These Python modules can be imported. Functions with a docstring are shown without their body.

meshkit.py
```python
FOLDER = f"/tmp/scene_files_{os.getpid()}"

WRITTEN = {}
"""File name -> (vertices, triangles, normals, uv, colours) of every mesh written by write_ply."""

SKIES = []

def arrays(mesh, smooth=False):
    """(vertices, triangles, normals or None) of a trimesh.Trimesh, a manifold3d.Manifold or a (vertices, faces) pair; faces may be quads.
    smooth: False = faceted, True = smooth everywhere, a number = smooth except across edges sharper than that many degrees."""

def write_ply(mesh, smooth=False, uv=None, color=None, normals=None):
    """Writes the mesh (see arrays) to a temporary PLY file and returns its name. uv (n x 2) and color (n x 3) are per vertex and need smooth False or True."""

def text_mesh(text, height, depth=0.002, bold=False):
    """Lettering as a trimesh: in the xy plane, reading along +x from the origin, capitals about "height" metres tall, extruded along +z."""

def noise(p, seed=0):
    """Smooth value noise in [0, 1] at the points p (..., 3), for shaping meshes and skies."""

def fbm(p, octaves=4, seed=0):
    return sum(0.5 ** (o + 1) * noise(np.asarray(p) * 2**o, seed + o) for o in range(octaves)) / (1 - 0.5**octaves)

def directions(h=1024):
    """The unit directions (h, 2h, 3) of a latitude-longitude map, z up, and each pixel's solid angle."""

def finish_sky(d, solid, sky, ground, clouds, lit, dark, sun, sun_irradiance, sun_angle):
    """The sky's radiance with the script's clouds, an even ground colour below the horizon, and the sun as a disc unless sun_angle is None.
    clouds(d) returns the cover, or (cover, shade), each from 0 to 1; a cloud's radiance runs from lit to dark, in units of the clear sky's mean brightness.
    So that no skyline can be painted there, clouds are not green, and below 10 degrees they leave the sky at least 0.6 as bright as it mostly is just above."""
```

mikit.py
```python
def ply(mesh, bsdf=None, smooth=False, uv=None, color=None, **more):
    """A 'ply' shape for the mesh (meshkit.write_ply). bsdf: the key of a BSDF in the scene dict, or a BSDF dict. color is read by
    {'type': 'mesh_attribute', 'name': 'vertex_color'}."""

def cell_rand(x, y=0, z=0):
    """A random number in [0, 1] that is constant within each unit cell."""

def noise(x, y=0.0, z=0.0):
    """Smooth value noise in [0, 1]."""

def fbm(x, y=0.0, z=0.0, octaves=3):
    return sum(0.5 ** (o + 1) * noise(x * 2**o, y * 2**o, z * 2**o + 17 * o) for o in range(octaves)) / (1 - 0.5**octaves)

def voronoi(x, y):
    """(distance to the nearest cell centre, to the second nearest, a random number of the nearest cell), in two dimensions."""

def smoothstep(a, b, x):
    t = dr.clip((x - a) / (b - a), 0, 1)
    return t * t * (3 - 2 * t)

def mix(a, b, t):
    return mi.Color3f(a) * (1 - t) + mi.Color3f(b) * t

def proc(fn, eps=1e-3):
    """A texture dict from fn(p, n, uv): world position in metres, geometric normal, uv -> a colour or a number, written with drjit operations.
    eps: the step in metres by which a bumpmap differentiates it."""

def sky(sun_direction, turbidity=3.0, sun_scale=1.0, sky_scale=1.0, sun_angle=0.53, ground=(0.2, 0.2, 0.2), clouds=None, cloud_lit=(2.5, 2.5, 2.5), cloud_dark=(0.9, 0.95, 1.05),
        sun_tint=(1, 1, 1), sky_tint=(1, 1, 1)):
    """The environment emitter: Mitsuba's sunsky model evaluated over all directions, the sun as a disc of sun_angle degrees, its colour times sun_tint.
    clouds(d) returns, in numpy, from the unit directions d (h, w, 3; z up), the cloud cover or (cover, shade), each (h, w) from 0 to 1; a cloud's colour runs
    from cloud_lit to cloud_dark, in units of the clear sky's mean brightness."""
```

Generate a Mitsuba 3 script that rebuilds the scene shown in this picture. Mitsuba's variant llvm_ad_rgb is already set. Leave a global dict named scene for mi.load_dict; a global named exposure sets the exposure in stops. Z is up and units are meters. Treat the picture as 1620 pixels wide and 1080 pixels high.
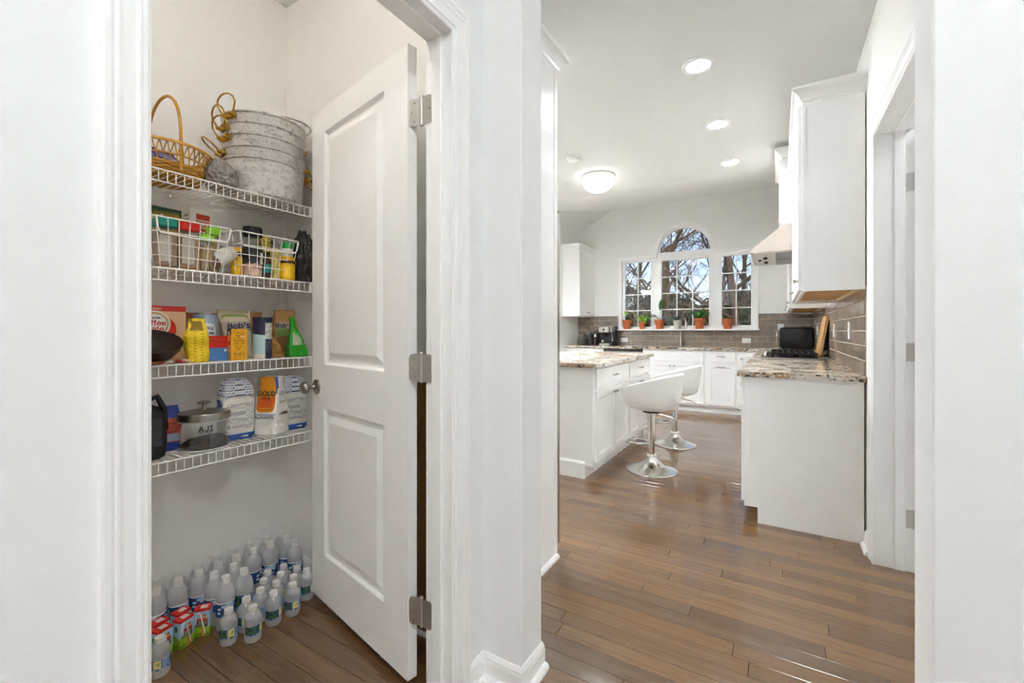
import math, random
import numpy as np, trimesh, drjit as dr, mitsuba as mi
import mikit, meshkit
from mikit import proc, noise, fbm, voronoi, cell_rand, smoothstep, mix
from shapely.geometry import Polygon, box as sbox, Point
from shapely.ops import unary_union
from scipy.interpolate import RegularGridInterpolator

PI = math.pi
T4 = mi.ScalarTransform4f
rng = random.Random(7)
nrg = np.random.default_rng(11)
scene, labels = {}, {}

# ---------------------------------------------------------------- camera, sky, exposure
YAW, FPX, EYE = 0.5456, 694.0, 1.165
exposure = 3.83
fwd = np.array([-math.sin(YAW), math.cos(YAW), 0.0])
scene['camera'] = {'type': 'perspective', 'fov': math.degrees(2 * math.atan(810 / FPX)), 'fov_axis': 'x', 'near_clip': 0.02, 'far_clip': 500.0,
                   'principal_point_offset_y': 17.5 / 1080,
                   'to_world': T4().look_at(origin=[0, 0, EYE], target=[float(fwd[0]), float(fwd[1]), EYE], up=[0, 0, 1])}
def cloud_fn(d):
    n = meshkit.fbm(d * np.array([3.0, 3.0, 7.0]) + 4.0, 4)
    return 0.55 * np.clip((n - 0.45) * 4, 0, 1)
scene['sky'] = mikit.sky((0.45, -0.6, 0.62), turbidity=3.0, sun_scale=0.22, sky_scale=0.55, sun_angle=3.0, clouds=cloud_fn, sky_tint=(1.06, 0.98, 0.96))
LAMP_CAN, LAMP_DOME, LAMP_PANTRY, LAMP_HALL = 11.2, 0.36, 1.7, 3.35
LAMP_NOOK, LAMP_SIDE = 12.5, 2.6

# ---------------------------------------------------------------- materials
def lin(c):
    if isinstance(c, str):
        c = [int(c[i:i + 2], 16) / 255 for i in (0, 2, 4)]
    return [x / 12.92 if x <= 0.04045 else ((x + 0.055) / 1.055) ** 2.4 for x in c]
def rgb(c):
    return {'type': 'rgb', 'value': lin(c)}
def two(b):
    return {'type': 'twosided', 'bsdf': b}
def mat(name, b):
    scene[name] = b
    return name
def paint(name, c, rough=0.5, spec=0.4, metallic=0.0, **k):
    return mat(name, two({'type': 'principled', 'base_color': rgb(c) if not isinstance(c, dict) else c, 'roughness': rough, 'specular': spec, 'metallic': metallic, **k}))
_cols = {}
def col(c, rough=0.45, spec=0.45, metallic=0.0):
    k = (c, rough, spec, metallic)
    if k not in _cols:
        _cols[k] = paint('colour_%d' % len(_cols), c, rough, spec, metallic)
    return _cols[k]

WALL = paint('wall_paint', 'e6e6e5', 0.7, 0.25)
KWALL = paint('kitchen_paint', 'e4e4e0', 0.7, 0.25)
PWALL = paint('pantry_paint', 'ebe9e6', 0.7, 0.25)
CEIL = paint('ceiling_paint', 'd6d6d3', 0.8, 0.2)
TRIM = paint('trim_paint', 'ecebe9', 0.35, 0.5)
CAB = paint('cabinet_paint', 'efeeec', 0.28, 0.5)
DOORP = paint('door_paint', 'f0efed', 0.38, 0.45)
NICKEL = mat('satin_nickel', two({'type': 'principled', 'base_color': rgb('a9a39b'), 'roughness': 0.32, 'metallic': 1.0}))
HINGE = mat('hinge_steel', two({'type': 'principled', 'base_color': rgb('bdb9b3'), 'roughness': 0.4, 'metallic': 0.85}))
CHROME = mat('chrome', {'type': 'roughconductor', 'material': 'Ag', 'alpha': 0.03, 'specular_reflectance': {'type': 'rgb', 'value': [.86, .86, .86]}})
STEEL = mat('steel', two({'type': 'principled', 'base_color': rgb('a8a49e'), 'roughness': 0.3, 'metallic': 0.9}))
BRASS = mat('brass', two({'type': 'principled', 'base_color': rgb('b8903c'), 'roughness': 0.18, 'metallic': 1.0}))
WIREW = paint('wire_white', 'efeeeb', 0.35, 0.5)
LEATHER = paint('white_leather', 'e9e7e3', 0.45, 0.45)
BLACKG = paint('black_gloss', '0c0c0d', 0.12, 0.6)
BLACKM = paint('black_matte', '161617', 0.5, 0.4)
PRINT = mat('printed', two({'type': 'principled', 'base_color': {'type': 'mesh_attribute', 'name': 'vertex_color'}, 'roughness': 0.42, 'specular': 0.45}))
def clear(name, c, w, ior):
    return mat(name, {'type': 'blendbsdf', 'weight': w, 'a': {'type': 'thindielectric', 'int_ior': ior}, 'b': two({'type': 'principled', 'base_color': rgb(c), 'roughness': 0.09, 'specular': 0.9})})
WATER = clear('bottle_plastic', 'ffffff', 0.27, 1.36)
GLASS = clear('jar_glass', 'e6e9e8', 0.05, 1.5)
JARG = mat('clear_glass', {'type': 'thindielectric', 'int_ior': 1.8})
PANE = mat('window_glass', {'type': 'thindielectric', 'int_ior': 1.5})

def f_floor(p, n, uv):
    k = dr.floor(uv.x / 50.0)
    r1, r2 = cell_rand(k, 3, 1), cell_rand(k, 7, 2)
    x, y = uv.x, uv.y
    warp = fbm(x * 1.3, y * 9.0, k, 2)
    g = fbm(x * 2.2, (y + 0.05 * warp) * 85.0, k, 3)
    ring = noise(x * 0.9 + 2.0 * warp, (y + 0.045 * fbm(x * 0.8, y * 6, k + 3, 2)) * 130.0, k)
    pores = smoothstep(0.62, 0.8, noise(x * 14.0, y * 420.0, k))
    base = mix(lin('62462c'), lin('7c5b37'), r1)
    base = mix(base, lin('5a4836'), smoothstep(0.62, 1.0, r2) * 0.7)
    t = 0.74 + 0.34 * g + 0.16 * (ring - 0.5) - 0.13 * pores
    return base * t
def f_floor_rough(p, n, uv):
    k = dr.floor(uv.x / 50.0)
    return 0.08 + 0.09 * fbm(uv.x * 3.0, uv.y * 60.0, k, 2)
def f_floor_bump(p, n, uv):
    k = dr.floor(uv.x / 50.0)
    return fbm(uv.x * 5.0, uv.y * 160.0, k, 2) + 1.6 * noise(uv.x * 1.4, uv.y * 7.0, k)
FLOORM = mat('oak_floor', two({'type': 'bumpmap', 'scale': 0.00012, 'arbitrary': proc(f_floor_bump, 0.002),
    'bsdf': {'type': 'principled', 'base_color': proc(f_floor), 'roughness': proc(f_floor_rough), 'eta': 1.85, 'clearcoat': 1.0, 'clearcoat_gloss': 0.95}}))
SUBF = paint('floor_gap', '33261c', 0.8, 0.2)

def f_granite(p, n, uv):
    a = fbm(p.x * 7 + 3, p.y * 7, p.z * 7, 3)
    b = fbm(p.x * 38, p.y * 38 + 5, p.z * 38, 3)
    c = noise(p.x * 90, p.y * 90, p.z * 90 + 7)
    d = noise(p.x * 55 + 9, p.y * 55, p.z * 55)
    base = mix(lin('cdc4b6'), lin('97774f'), smoothstep(0.42, 0.62, a) * 0.9)
    base = mix(base, lin('8d8a86'), smoothstep(0.52, 0.68, b) * 0.55)
    base = mix(base, lin('ece8e0'), smoothstep(0.55, 0.7, c) * 0.6)
    return mix(base, lin('231f1d'), smoothstep(0.62, 0.7, 0.55 * d + 0.45 * b + 0.10 * a))
GRANITE = mat('granite', two({'type': 'principled', 'base_color': proc(f_granite), 'roughness': 0.08, 'specular': 0.6}))
def f_speckle(p, n, uv):
    b = noise(p.x * 330, p.y * 330, p.z * 330)
    c = fbm(p.x * 60, p.y * 60, p.z * 60 + 2, 3)
    return mix(mix(lin('d6d4d1'), lin('c3bfba'), c), lin('6e6862'), 0.85 * smoothstep(0.62, 0.82, 0.62 * b + 0.5 * c))
SPECK = mat('speckled_metal', two({'type': 'principled', 'base_color': proc(f_speckle), 'roughness': 0.28, 'metallic': 0.25, 'specular': 0.6}))
def f_wood(p, n, uv):
    g = fbm(p.x * 3, p.y * 3 + 1, p.z * 60, 3)
    h = fbm(p.x * 50, p.y * 4, p.z * 6, 3)
    return mix(lin('a87642'), lin('d8ac74'), 0.5 * g + 0.6 * h)
WOOD = mat('light_wood', two({'type': 'principled', 'base_color': proc(f_wood), 'roughness': 0.45, 'specular': 0.4}))

# ---------------------------------------------------------------- entry helpers
_used = {}
def numbered(base):
    n = _used.get(base, 0)
    _used[base] = n + 1
    return base if n == 0 else '%s_%03d' % (base, n)
def shape(mesh, bsdf, smooth=False, **k):
    return mikit.ply(mesh, bsdf, smooth=smooth, **k)
def ent(key, sh, tw=None, label=None, cat=None, group=None, kind=None):
    if tw is not None:
        sh = {**sh, 'to_world': tw}
    scene[key] = sh
    d = {}
    for a, b in (('label', label), ('category', cat), ('group', group), ('kind', kind)):
        if b: d[a] = b
    if d: labels[key] = d
    return key
def thing(base, label, cat, group=None):
    key = numbered(base)
    labels[key] = {'label': label, 'category': cat}
    if group: labels[key]['group'] = group
    return key
def part(t, name, mesh, bsdf, smooth=False, label=None, kind=None, tw=None, **k):
    key = numbered(t + '__' + name)
    return ent(key, shape(mesh, bsdf, smooth, **k) if not isinstance(mesh, dict) else mesh, tw, label, None, None, kind)
def solo(base, mesh, bsdf, label, cat, smooth=False, group=None, tw=None, **k):
    key = numbered(base)
    return ent(key, shape(mesh, bsdf, smooth, **k), tw, label, cat, group)
def struct(name, mesh, bsdf, smooth=False, label=None):
    return ent(name, shape(mesh, bsdf, smooth), None, label, None, None, 'structure')

# ---------------------------------------------------------------- mesh helpers
def TM(v, f):
    return trimesh.Trimesh(np.asarray(v, float), np.asarray(f, int), process=False)
def cat(*ms):
    ms = [m for a in ms for m in (a if isinstance(a, (list, tuple)) else [a])]
    return trimesh.util.concatenate(ms) if len(ms) > 1 else ms[0]
def bx(x0, x1, y0, y1, z0, z1):
    m = trimesh.creation.box(extents=(abs(x1 - x0), abs(y1 - y0), abs(z1 - z0)))
    m.apply_translation(((x0 + x1) / 2, (y0 + y1) / 2, (z0 + z1) / 2))
    return m
_hull = {}
def cb(x0, x1, y0, y1, z0, z1, b=0.003):
    e = np.array([abs(x1 - x0), abs(y1 - y0), abs(z1 - z0)]) / 2
    b = min(b, e.min() * 0.49)
    pts, k = [], 0
    for sx in (-1, 1):
        for sy in (-1, 1):
            for sz in (-1, 1):
                s = np.array([sx, sy, sz])
                for a in range(3):
                    q = e - b
                    q[a] = e[a]
                    pts.append(s * q)
    pts = np.array(pts)
    if 'f' not in _hull:
        ref = []
        for sx in (-1, 1):
            for sy in (-1, 1):
                for sz in (-1, 1):
                    for a in range(3):
                        q = np.array([.8, .8, .8]); q[a] = 1
                        ref.append(np.array([sx, sy, sz]) * q)
        ref = np.array(ref)
        from scipy.spatial import ConvexHull
        h = ConvexHull(ref)
        f = h.simplices.copy()
        c = ref[f]
        nn = np.cross(c[:, 1] - c[:, 0], c[:, 2] - c[:, 0])
        flip = (nn * c.mean(1)).sum(1) < 0
        f[flip] = f[flip][:, ::-1]
        _hull['f'] = f
    m = TM(pts + [(x0 + x1) / 2, (y0 + y1) / 2, (z0 + z1) / 2], _hull['f'])
    return m
def tube(pts, r, n=8, closed=False, caps=True):
    p = np.asarray(pts, float)
    m = len(p)
    r = np.broadcast_to(np.asarray(r, float), (m,))
    if closed:
        t = np.roll(p, -1, 0) - np.roll(p, 1, 0)
    else:
        t = np.gradient(p, axis=0)
    t /= np.linalg.norm(t, axis=1, keepdims=True) + 1e-12
    u = np.cross(t[0], [0, 0, 1.0] if abs(t[0][2]) < 0.9 else [1.0, 0, 0])
    u /= np.linalg.norm(u)
    us = [u]
    for i in range(1, m):
        u = us[-1] - t[i] * np.dot(us[-1], t[i])
        us.append(u / (np.linalg.norm(u) + 1e-12))
    us = np.array(us)
    w = np.cross(t, us)
    a = np.arange(n) * 2 * PI / n
    v = (p[:, None] + r[:, None, None] * (np.cos(a)[None, :, None] * us[:, None] + np.sin(a)[None, :, None] * w[:, None])).reshape(-1, 3)
    f = []
    for i in range(m if closed else m - 1):
        j = (i + 1) % m
        for k in range(n):
            l = (k + 1) % n
            f += [[i * n + k, i * n + l, j * n + l], [i * n + k, j * n + l, j * n + k]]
    if caps and not closed:
        b = len(v)
        v = np.vstack([v, p[0], p[-1]])
        for k in range(n):
            l = (k + 1) % n
            f += [[b, l, k], [b + 1, (m - 1) * n + k, (m - 1) * n + l]]
    return TM(v, f)
def rod(a, b, r, n=8):
    return tube([a, b], r, n)
def arc(c, r, a0, a1, n, plane='xz', r2=None):
    a = np.linspace(a0, a1, n)
    r2 = r if r2 is None else r2
    o = np.zeros((n, 3))
    i, j = {'xz': (0, 2), 'yz': (1, 2), 'xy': (0, 1)}[plane]
    o[:, i], o[:, j] = r * np.cos(a), r2 * np.sin(a)
    return o + np.asarray(c, float)
def lathe(prof, n=32, c=(0, 0, 0), sx=1.0, sy=1.0):
    """closed revolve about z; returns mesh whose columns 0..n carry a seam (for uv/colours)"""
    pr = np.asarray(prof, float)
    a = np.linspace(0, 2 * PI, n + 1)
    m = len(pr)
    v = np.stack([np.outer(pr[:, 0], np.cos(a)) * sx, np.outer(pr[:, 0], np.sin(a)) * sy, np.repeat(pr[:, 1][:, None], n + 1, 1)], -1).reshape(-1, 3) + np.asarray(c, float)
    f = []
    for i in range(m - 1):
        for k in range(n):
            p, q = i * (n + 1) + k, (i + 1) * (n + 1) + k
            if pr[i, 0] > 1e-9: f.append([p, p + 1, q + 1])
            if pr[i + 1, 0] > 1e-9: f.append([p, q + 1, q])
    mm = TM(v, f)
    mm.metadata['grid'] = (m, n + 1)
    return mm
def lathew(prof, n=32, **k):
    m = lathe(prof, n, **k)
    m = trimesh.Trimesh(m.vertices, m.faces, process=True)
    return m
def prism(prof, p0, p1, U, V, m0=0.0, m1=0.0):
    """profile (u,v) swept from p0 to p1, the ends cut so that they shift by m*u along the sweep"""
    pr = np.asarray(prof, float)
    p0, p1, U, V = (np.asarray(x, float) for x in (p0, p1, U, V))
    D = (p1 - p0) / np.linalg.norm(p1 - p0)
    A = p0 + pr[:, :1] * U + pr[:, 1:] * V + pr[:, :1] * m0 * D
    B = p1 + pr[:, :1] * U + pr[:, 1:] * V + pr[:, :1] * m1 * D
    n = len(pr)
    cap = trimesh.creation.triangulate_polygon(Polygon(pr), engine='earcut')
    cv, cf = np.asarray(cap[0])[:, :2], np.asarray(cap[1])
    from scipy.spatial import cKDTree
    idx = cKDTree(pr).query(cv)[1]
    f = []
    for i in range(n):
        j = (i + 1) % n
        f += [[i, j, n + j], [i, n + j, n + i]]
    cf = idx[cf]
    f = np.vstack([f, cf, cf[:, ::-1] + n])
    m = TM(np.vstack([A, B]), f)
    if m.volume < 0: m.invert()
    # drop a consistent orientation
    return m
def extrude(poly, M, depth):
    """polygon in (a,b) extruded by depth; M: 3 columns a-dir, b-dir, depth-dir and an origin"""
    ps = getattr(poly, 'geoms', [poly])
    out = []
    for g in ps:
        m = trimesh.creation.extrude_polygon(g, depth, engine='earcut')
        out.append(m)
    m = cat(out)
    A, B, C, O = (np.asarray(x, float) for x in M)
    R = np.eye(4); R[:3, 0], R[:3, 1], R[:3, 2], R[:3, 3] = A, B, C, O
    flip = np.linalg.det(R[:3, :3]) < 0
    m.apply_transform(R)
    if flip and m.volume < 0: m.invert()
    return m
def put(m, x=0, y=0, z=0, rz=0, rx=0, ry=0):
    m = m.copy()
    M = trimesh.transformations.euler_matrix(rx, ry, rz, 'sxyz')
    M[:3, 3] = (x, y, z)
    m.apply_transform(M)
    return m
def frame(origin, ex, ey, ez):
    M = np.eye(4); M[:3, 0], M[:3, 1], M[:3, 2], M[:3, 3] = ex, ey, ez, origin
    return M
def xf(m, M):
    m = m.copy(); m.apply_transform(M); return m
def panel_board(w, h, t, panels, rings, back=False):
    """a slab x 0..w, z 0..h, front at y=0 facing -y, back at y=t; each panel (x0,x1,z0,z1) is a nest of rings (inset, depth)"""
    V, F = [], []
    def quad(a, b, c, d):
        k = len(V); V.extend([a, b, c, d]); F.extend([[k, k + 1, k + 2], [k, k + 2, k + 3]])
    xs = sorted({0, w, *[p[0] for p in panels], *[p[1] for p in panels]})
    zs = sorted({0, h, *[p[2] for p in panels], *[p[3] for p in panels]})
    def face(y, s):
        def q(a, b, c, d):
            quad(a, b, c, d) if s > 0 else quad(d, c, b, a)
        for i in range(len(xs) - 1):
            for j in range(len(zs) - 1):
                cx, cz = (xs[i] + xs[i + 1]) / 2, (zs[j] + zs[j + 1]) / 2
                if any(p[0] < cx < p[1] and p[2] < cz < p[3] for p in panels): continue
                q((xs[i], y, zs[j]), (xs[i + 1], y, zs[j]), (xs[i + 1], y, zs[j + 1]), (xs[i], y, zs[j + 1]))
        for (a, b, c, d) in panels:
            prev = [(a, y, c), (b, y, c), (b, y, d), (a, y, d)]
            for (ins, dep) in rings:
                yy = y + dep * s
                cur = [(a + ins, yy, c + ins), (b - ins, yy, c + ins), (b - ins, yy, d - ins), (a + ins, yy, d - ins)]
                for k in range(4):
                    l = (k + 1) % 4
                    q(prev[k], prev[l], cur[l], cur[k])
                prev = cur
            q(*prev)
    face(0, 1)
    if back: face(t, -1)
    else: quad((w, t, 0), (0, t, 0), (0, t, h), (w, t, h))
    quad((0, t, 0), (w, t, 0), (w, 0, 0), (0, 0, 0)); quad((0, 0, h), (w, 0, h), (w, t, h), (0, t, h))
    quad((0, t, 0), (0, 0, 0), (0, 0, h), (0, t, h)); quad((w, 0, 0), (w, t, 0), (w, t, h), (w, 0, h))
    return TM(V, F)
def text(s, h, depth=0.0006, bold=True, center=True):
    m = meshkit.text_mesh(s, h, depth, bold)
    if center:
        b = m.bounds
        m.apply_translation((-(b[0][0] + b[1][0]) / 2, -(b[0][1] + b[1][1]) / 2, 0))
    return m
def on_face(m, origin, right, up):
    right, up = np.asarray(right, float), np.asarray(up, float)
    return xf(m, frame(origin, right, up, np.cross(right, up)))
def bend(m, R, c, a0=0.0):
    """flat lettering onto a z-axis cylinder of radius R at c, its middle facing angle a0"""
    v = np.array(m.vertices)
    a = a0 + v[:, 0] / R
    r = R + v[:, 2]
    m = m.copy(); m.vertices = np.stack([c[0] + r * np.cos(a), c[1] + r * np.sin(a), c[2] + v[:, 1]], -1)
    return m
def colours(n, fn, *args):
    return np.asarray(fn(*args), float).reshape(n, 3)

# ================================================================ SETTING
Y_BACK, X_R, X_L, CZ = 7.3, 0.411, -3.05, 2.765
X_P = -0.855          # hall face of the pantry wall
# ---- floor
struct('floor', bx(-3.2, 2.6, -2.3, 7.4, -0.06, -0.010), SUBF)
def proj(x, y, z):
    r, f = x * math.cos(YAW) + y * math.sin(YAW), -x * math.sin(YAW) + y * math.cos(YAW)
    return (810 + FPX * r / f, 522.5 - FPX * (z - EYE) / f) if f > 0.05 else (-9e3, -9e3)
PW = 0.0762
hidden = [(-2.3, -1.33, 3.35, 4.85), (-0.08, 0.42, 3.05, 7.3), (-3.05, 0.5, 6.82, 7.3), (-3.05, -1.0, 1.3, 2.1), (0.28, 3, -3, 1.3), (-0.97, -0.855, -3, 0.3), (-0.97, -0.71, 1.07, 1.35)]
planks = []
row = -30
prng = random.Random(5)
while True:
    y0 = row * PW
    row += 1
    if y0 > 7.3: break
    if y0 < -2.3: continue
    ym = y0 + PW / 2
    xa, xb = (-3.05, 0.56) if ym > 1.3 else (-2.1, 2.5)
    x = xa - prng.uniform(0, 0.9)
    while x < xb:
        L = prng.choice([0.46, 0.62, 0.78, 0.95, 1.1, 1.25, 1.4])
        a, b = max(x, xa), min(x + L, xb)
        x += L
        if b - a < 0.03: continue
        best = 0
        for t in (0.04, 0.25, 0.5, 0.75, 0.96):
            xm = a + (b - a) * t
            px, py = proj(xm, ym, 0)
            if -20 < px < 1640 and py < 1095 and not any(h[0] < xm < h[1] and h[2] < ym < h[3] for h in hidden):
                if ym < 1.28 and not (240 < px < 700): continue
                if ym > 1.28 and px < 850: continue
                d = math.hypot(xm, ym)
                best = max(best, (b - a) / d ** 2.6)
        planks.append((best, a, b, y0, prng.randrange(36)))
planks.sort(key=lambda q: -q[0])
def plank_mesh(a, b, y0, k):
    m = cb(a + 0.0009, b - 0.0009, y0 + 0.0008, y0 + PW - 0.0008, -0.012, 0.0, 0.0009)
    v = np.asarray(m.vertices)
    return m, np.stack([v[:, 0] + 8 + 50 * k, v[:, 1] + 3], 1)
rest = []
for i, (s, a, b, y0, k) in enumerate(planks):
    if s > 0 and i < 300:
        m, uv = plank_mesh(a, b, y0, k)
        part('floor', 'plank', m, FLOORM, uv=uv)
    else:
        rest.append(plank_mesh(a, b, y0, k))
part('floor', 'planks', cat([r[0] for r in rest]), FLOORM, uv=np.vstack([r[1] for r in rest]), kind='stuff')

# ---- ceiling (flat, with the raised slope by the window)
ce = [bx(-3.2, 0.6, 1.22, 4.95, CZ, CZ + 0.05), bx(-3.2, 2.6, -2.3, 1.22, CZ, CZ + 0.05)]
A, B, C, D, E_ = (-3.15, 4.95, CZ), (0.5, 4.95, CZ), (0.5, 7.4, CZ + 0.1919 * 2.45), (-2.40, 7.4, CZ + 0.1919 * 2.45), (-3.15, 7.4, 2.84)
ce.append(TM([A, B, C, D, E_], [[0, 2, 1], [0, 3, 2], [0, 4, 3]]))
struct('ceiling', cat(ce), CEIL)
# ---- walls
struct('wall_left', bx(X_L - 0.12, X_L, 1.28, Y_BACK + 0.12, 0, 3.35), KWALL)
def elev(y, d):      # a polygon in (x, z), pushed from y to y+d
    return ((1, 0, 0), (0, 0, 1), (0, 1, 0), (0, y, 0))
def half_ell(cx, z0, a, b, n=48):
    t = np.linspace(0, PI, n)
    return Polygon(np.stack([cx + a * np.cos(t), z0 + b * np.sin(t)], 1))
R1, R2, R3 = sbox(-2.27, 1.20, -1.72, 2.345), sbox(-1.72, 1.20, -0.82, 2.345), sbox(-0.82, 1.20, -0.29, 2.345)
R4 = unary_union([half_ell(-1.275, 2.385, 0.415, 0.435), sbox(-1.69, 2.33, -0.86, 2.386)])
hole = unary_union([R1, R2, R3, R4])
struct('wall_back', extrude(sbox(X_L, 0, X_R + 0.15, 3.35).difference(hole), elev(Y_BACK, 0), 0.15), KWALL)
wr = [bx(X_R, X_R + 0.15, 1.36, 1.96, 0, 3.35), bx(X_R, X_R + 0.15, 2.82, Y_BACK, 0, 3.35), bx(X_R, X_R + 0.15, 1.96, 2.82, 2.15, 3.35)]
struct('wall_right', cat(wr), KWALL)
struct('wall_pantry', cat(bx(X_P - 0.101, X_P, -2.3, 0.282, 0, CZ), bx(X_P - 0.101, X_P, 1.068, 1.225, 0, CZ), bx(X_P - 0.101, X_P, 0.282, 1.068, 2.101, CZ)), WALL)
struct('wall_pantry_back', bx(-2.21, -2.09, -0.45, 1.36, 0, CZ), PWALL)
struct('wall_pantry_end', bx(-2.09, -0.97, 1.282, 1.36, 0, CZ), PWALL)
struct('wall_pantry_near', bx(-2.09, -0.97, -0.45, -0.35, 0, CZ), PWALL)
# the wall with the wide opening between hall and kitchen
struct('wall_opening', cat(cb(-0.97, -0.705, 1.22, 1.36, 0, CZ, 0.004), cb(0.271, 2.6, 1.22, 1.36, 0, CZ, 0.004), bx(-0.72, 0.28, 1.22, 1.36, 2.46, CZ)), WALL)
struct('wall_hall_right', bx(2.5, 2.6, -2.3, 1.22, 0, CZ), WALL)
struct('wall_hall_back', bx(-0.86, 2.6, -2.4, -2.3, 0, CZ), WALL)
struct('wall_side_room', cat(bx(1.7, 1.8, 1.36, 4.2, 0, CZ), bx(0.56, 1.8, 4.2, 4.3, 0, CZ), bx(0.56, 1.8, 1.36, 4.3, CZ - 0.1, CZ), bx(0.56, 1.8, 1.36, 4.3, -0.02, -0.004)), WALL)

# ---- pantry door casing, jamb
CAS = [(0, 0), (0, .007), (.004, .0095), (.012, .0095), (.016, .0125), (.020, .0125), (.024, .0105), (.046, .0125), (.054, .0165), (.058, .0165), (.061, .0145), (.068, .0185), (.078, .0185), (.083, .0165), (.083, 0)]
CASN = [(u * 0.061 / 0.083, v) for u, v in CAS]
zi = 2.078
struct('trim_1', cat(prism(CAS, (X_P, 1.045, 0), (X_P, 1.045, zi), (0, 1, 0), (1, 0, 0), 0, 1),
                     prism(CASN, (X_P, 0.295, 0), (X_P, 0.295, zi), (0, -1, 0), (1, 0, 0), 0, 0.083 / 0.061),
                     prism(CAS, (X_P, 0.295, zi), (X_P, 1.045, zi), (0, 0, 1), (1, 0, 0), -0.061 / 0.083, 1)), TRIM)
part('trim_1', 'jamb', cat(cb(X_P - 0.102, X_P + 0.0005, 1.05, 1.068, 0, 2.10, .001), cb(X_P - 0.102, X_P + 0.0005, 0.282, 0.30, 0, 2.10, .001), cb(X_P - 0.102, X_P + 0.0005, 0.30, 1.05, 2.083, 2.101, .001)), TRIM)
part('trim_1', 'door_stop', cat(cb(-0.926, -0.887, 1.039, 1.05, 0, 2.083, .002), cb(-0.926, -0.887, 0.30, 0.311, 0, 2.083, .002), cb(-0.926, -0.887, 0.311, 1.039, 2.072, 2.083, .002)), TRIM)

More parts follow.
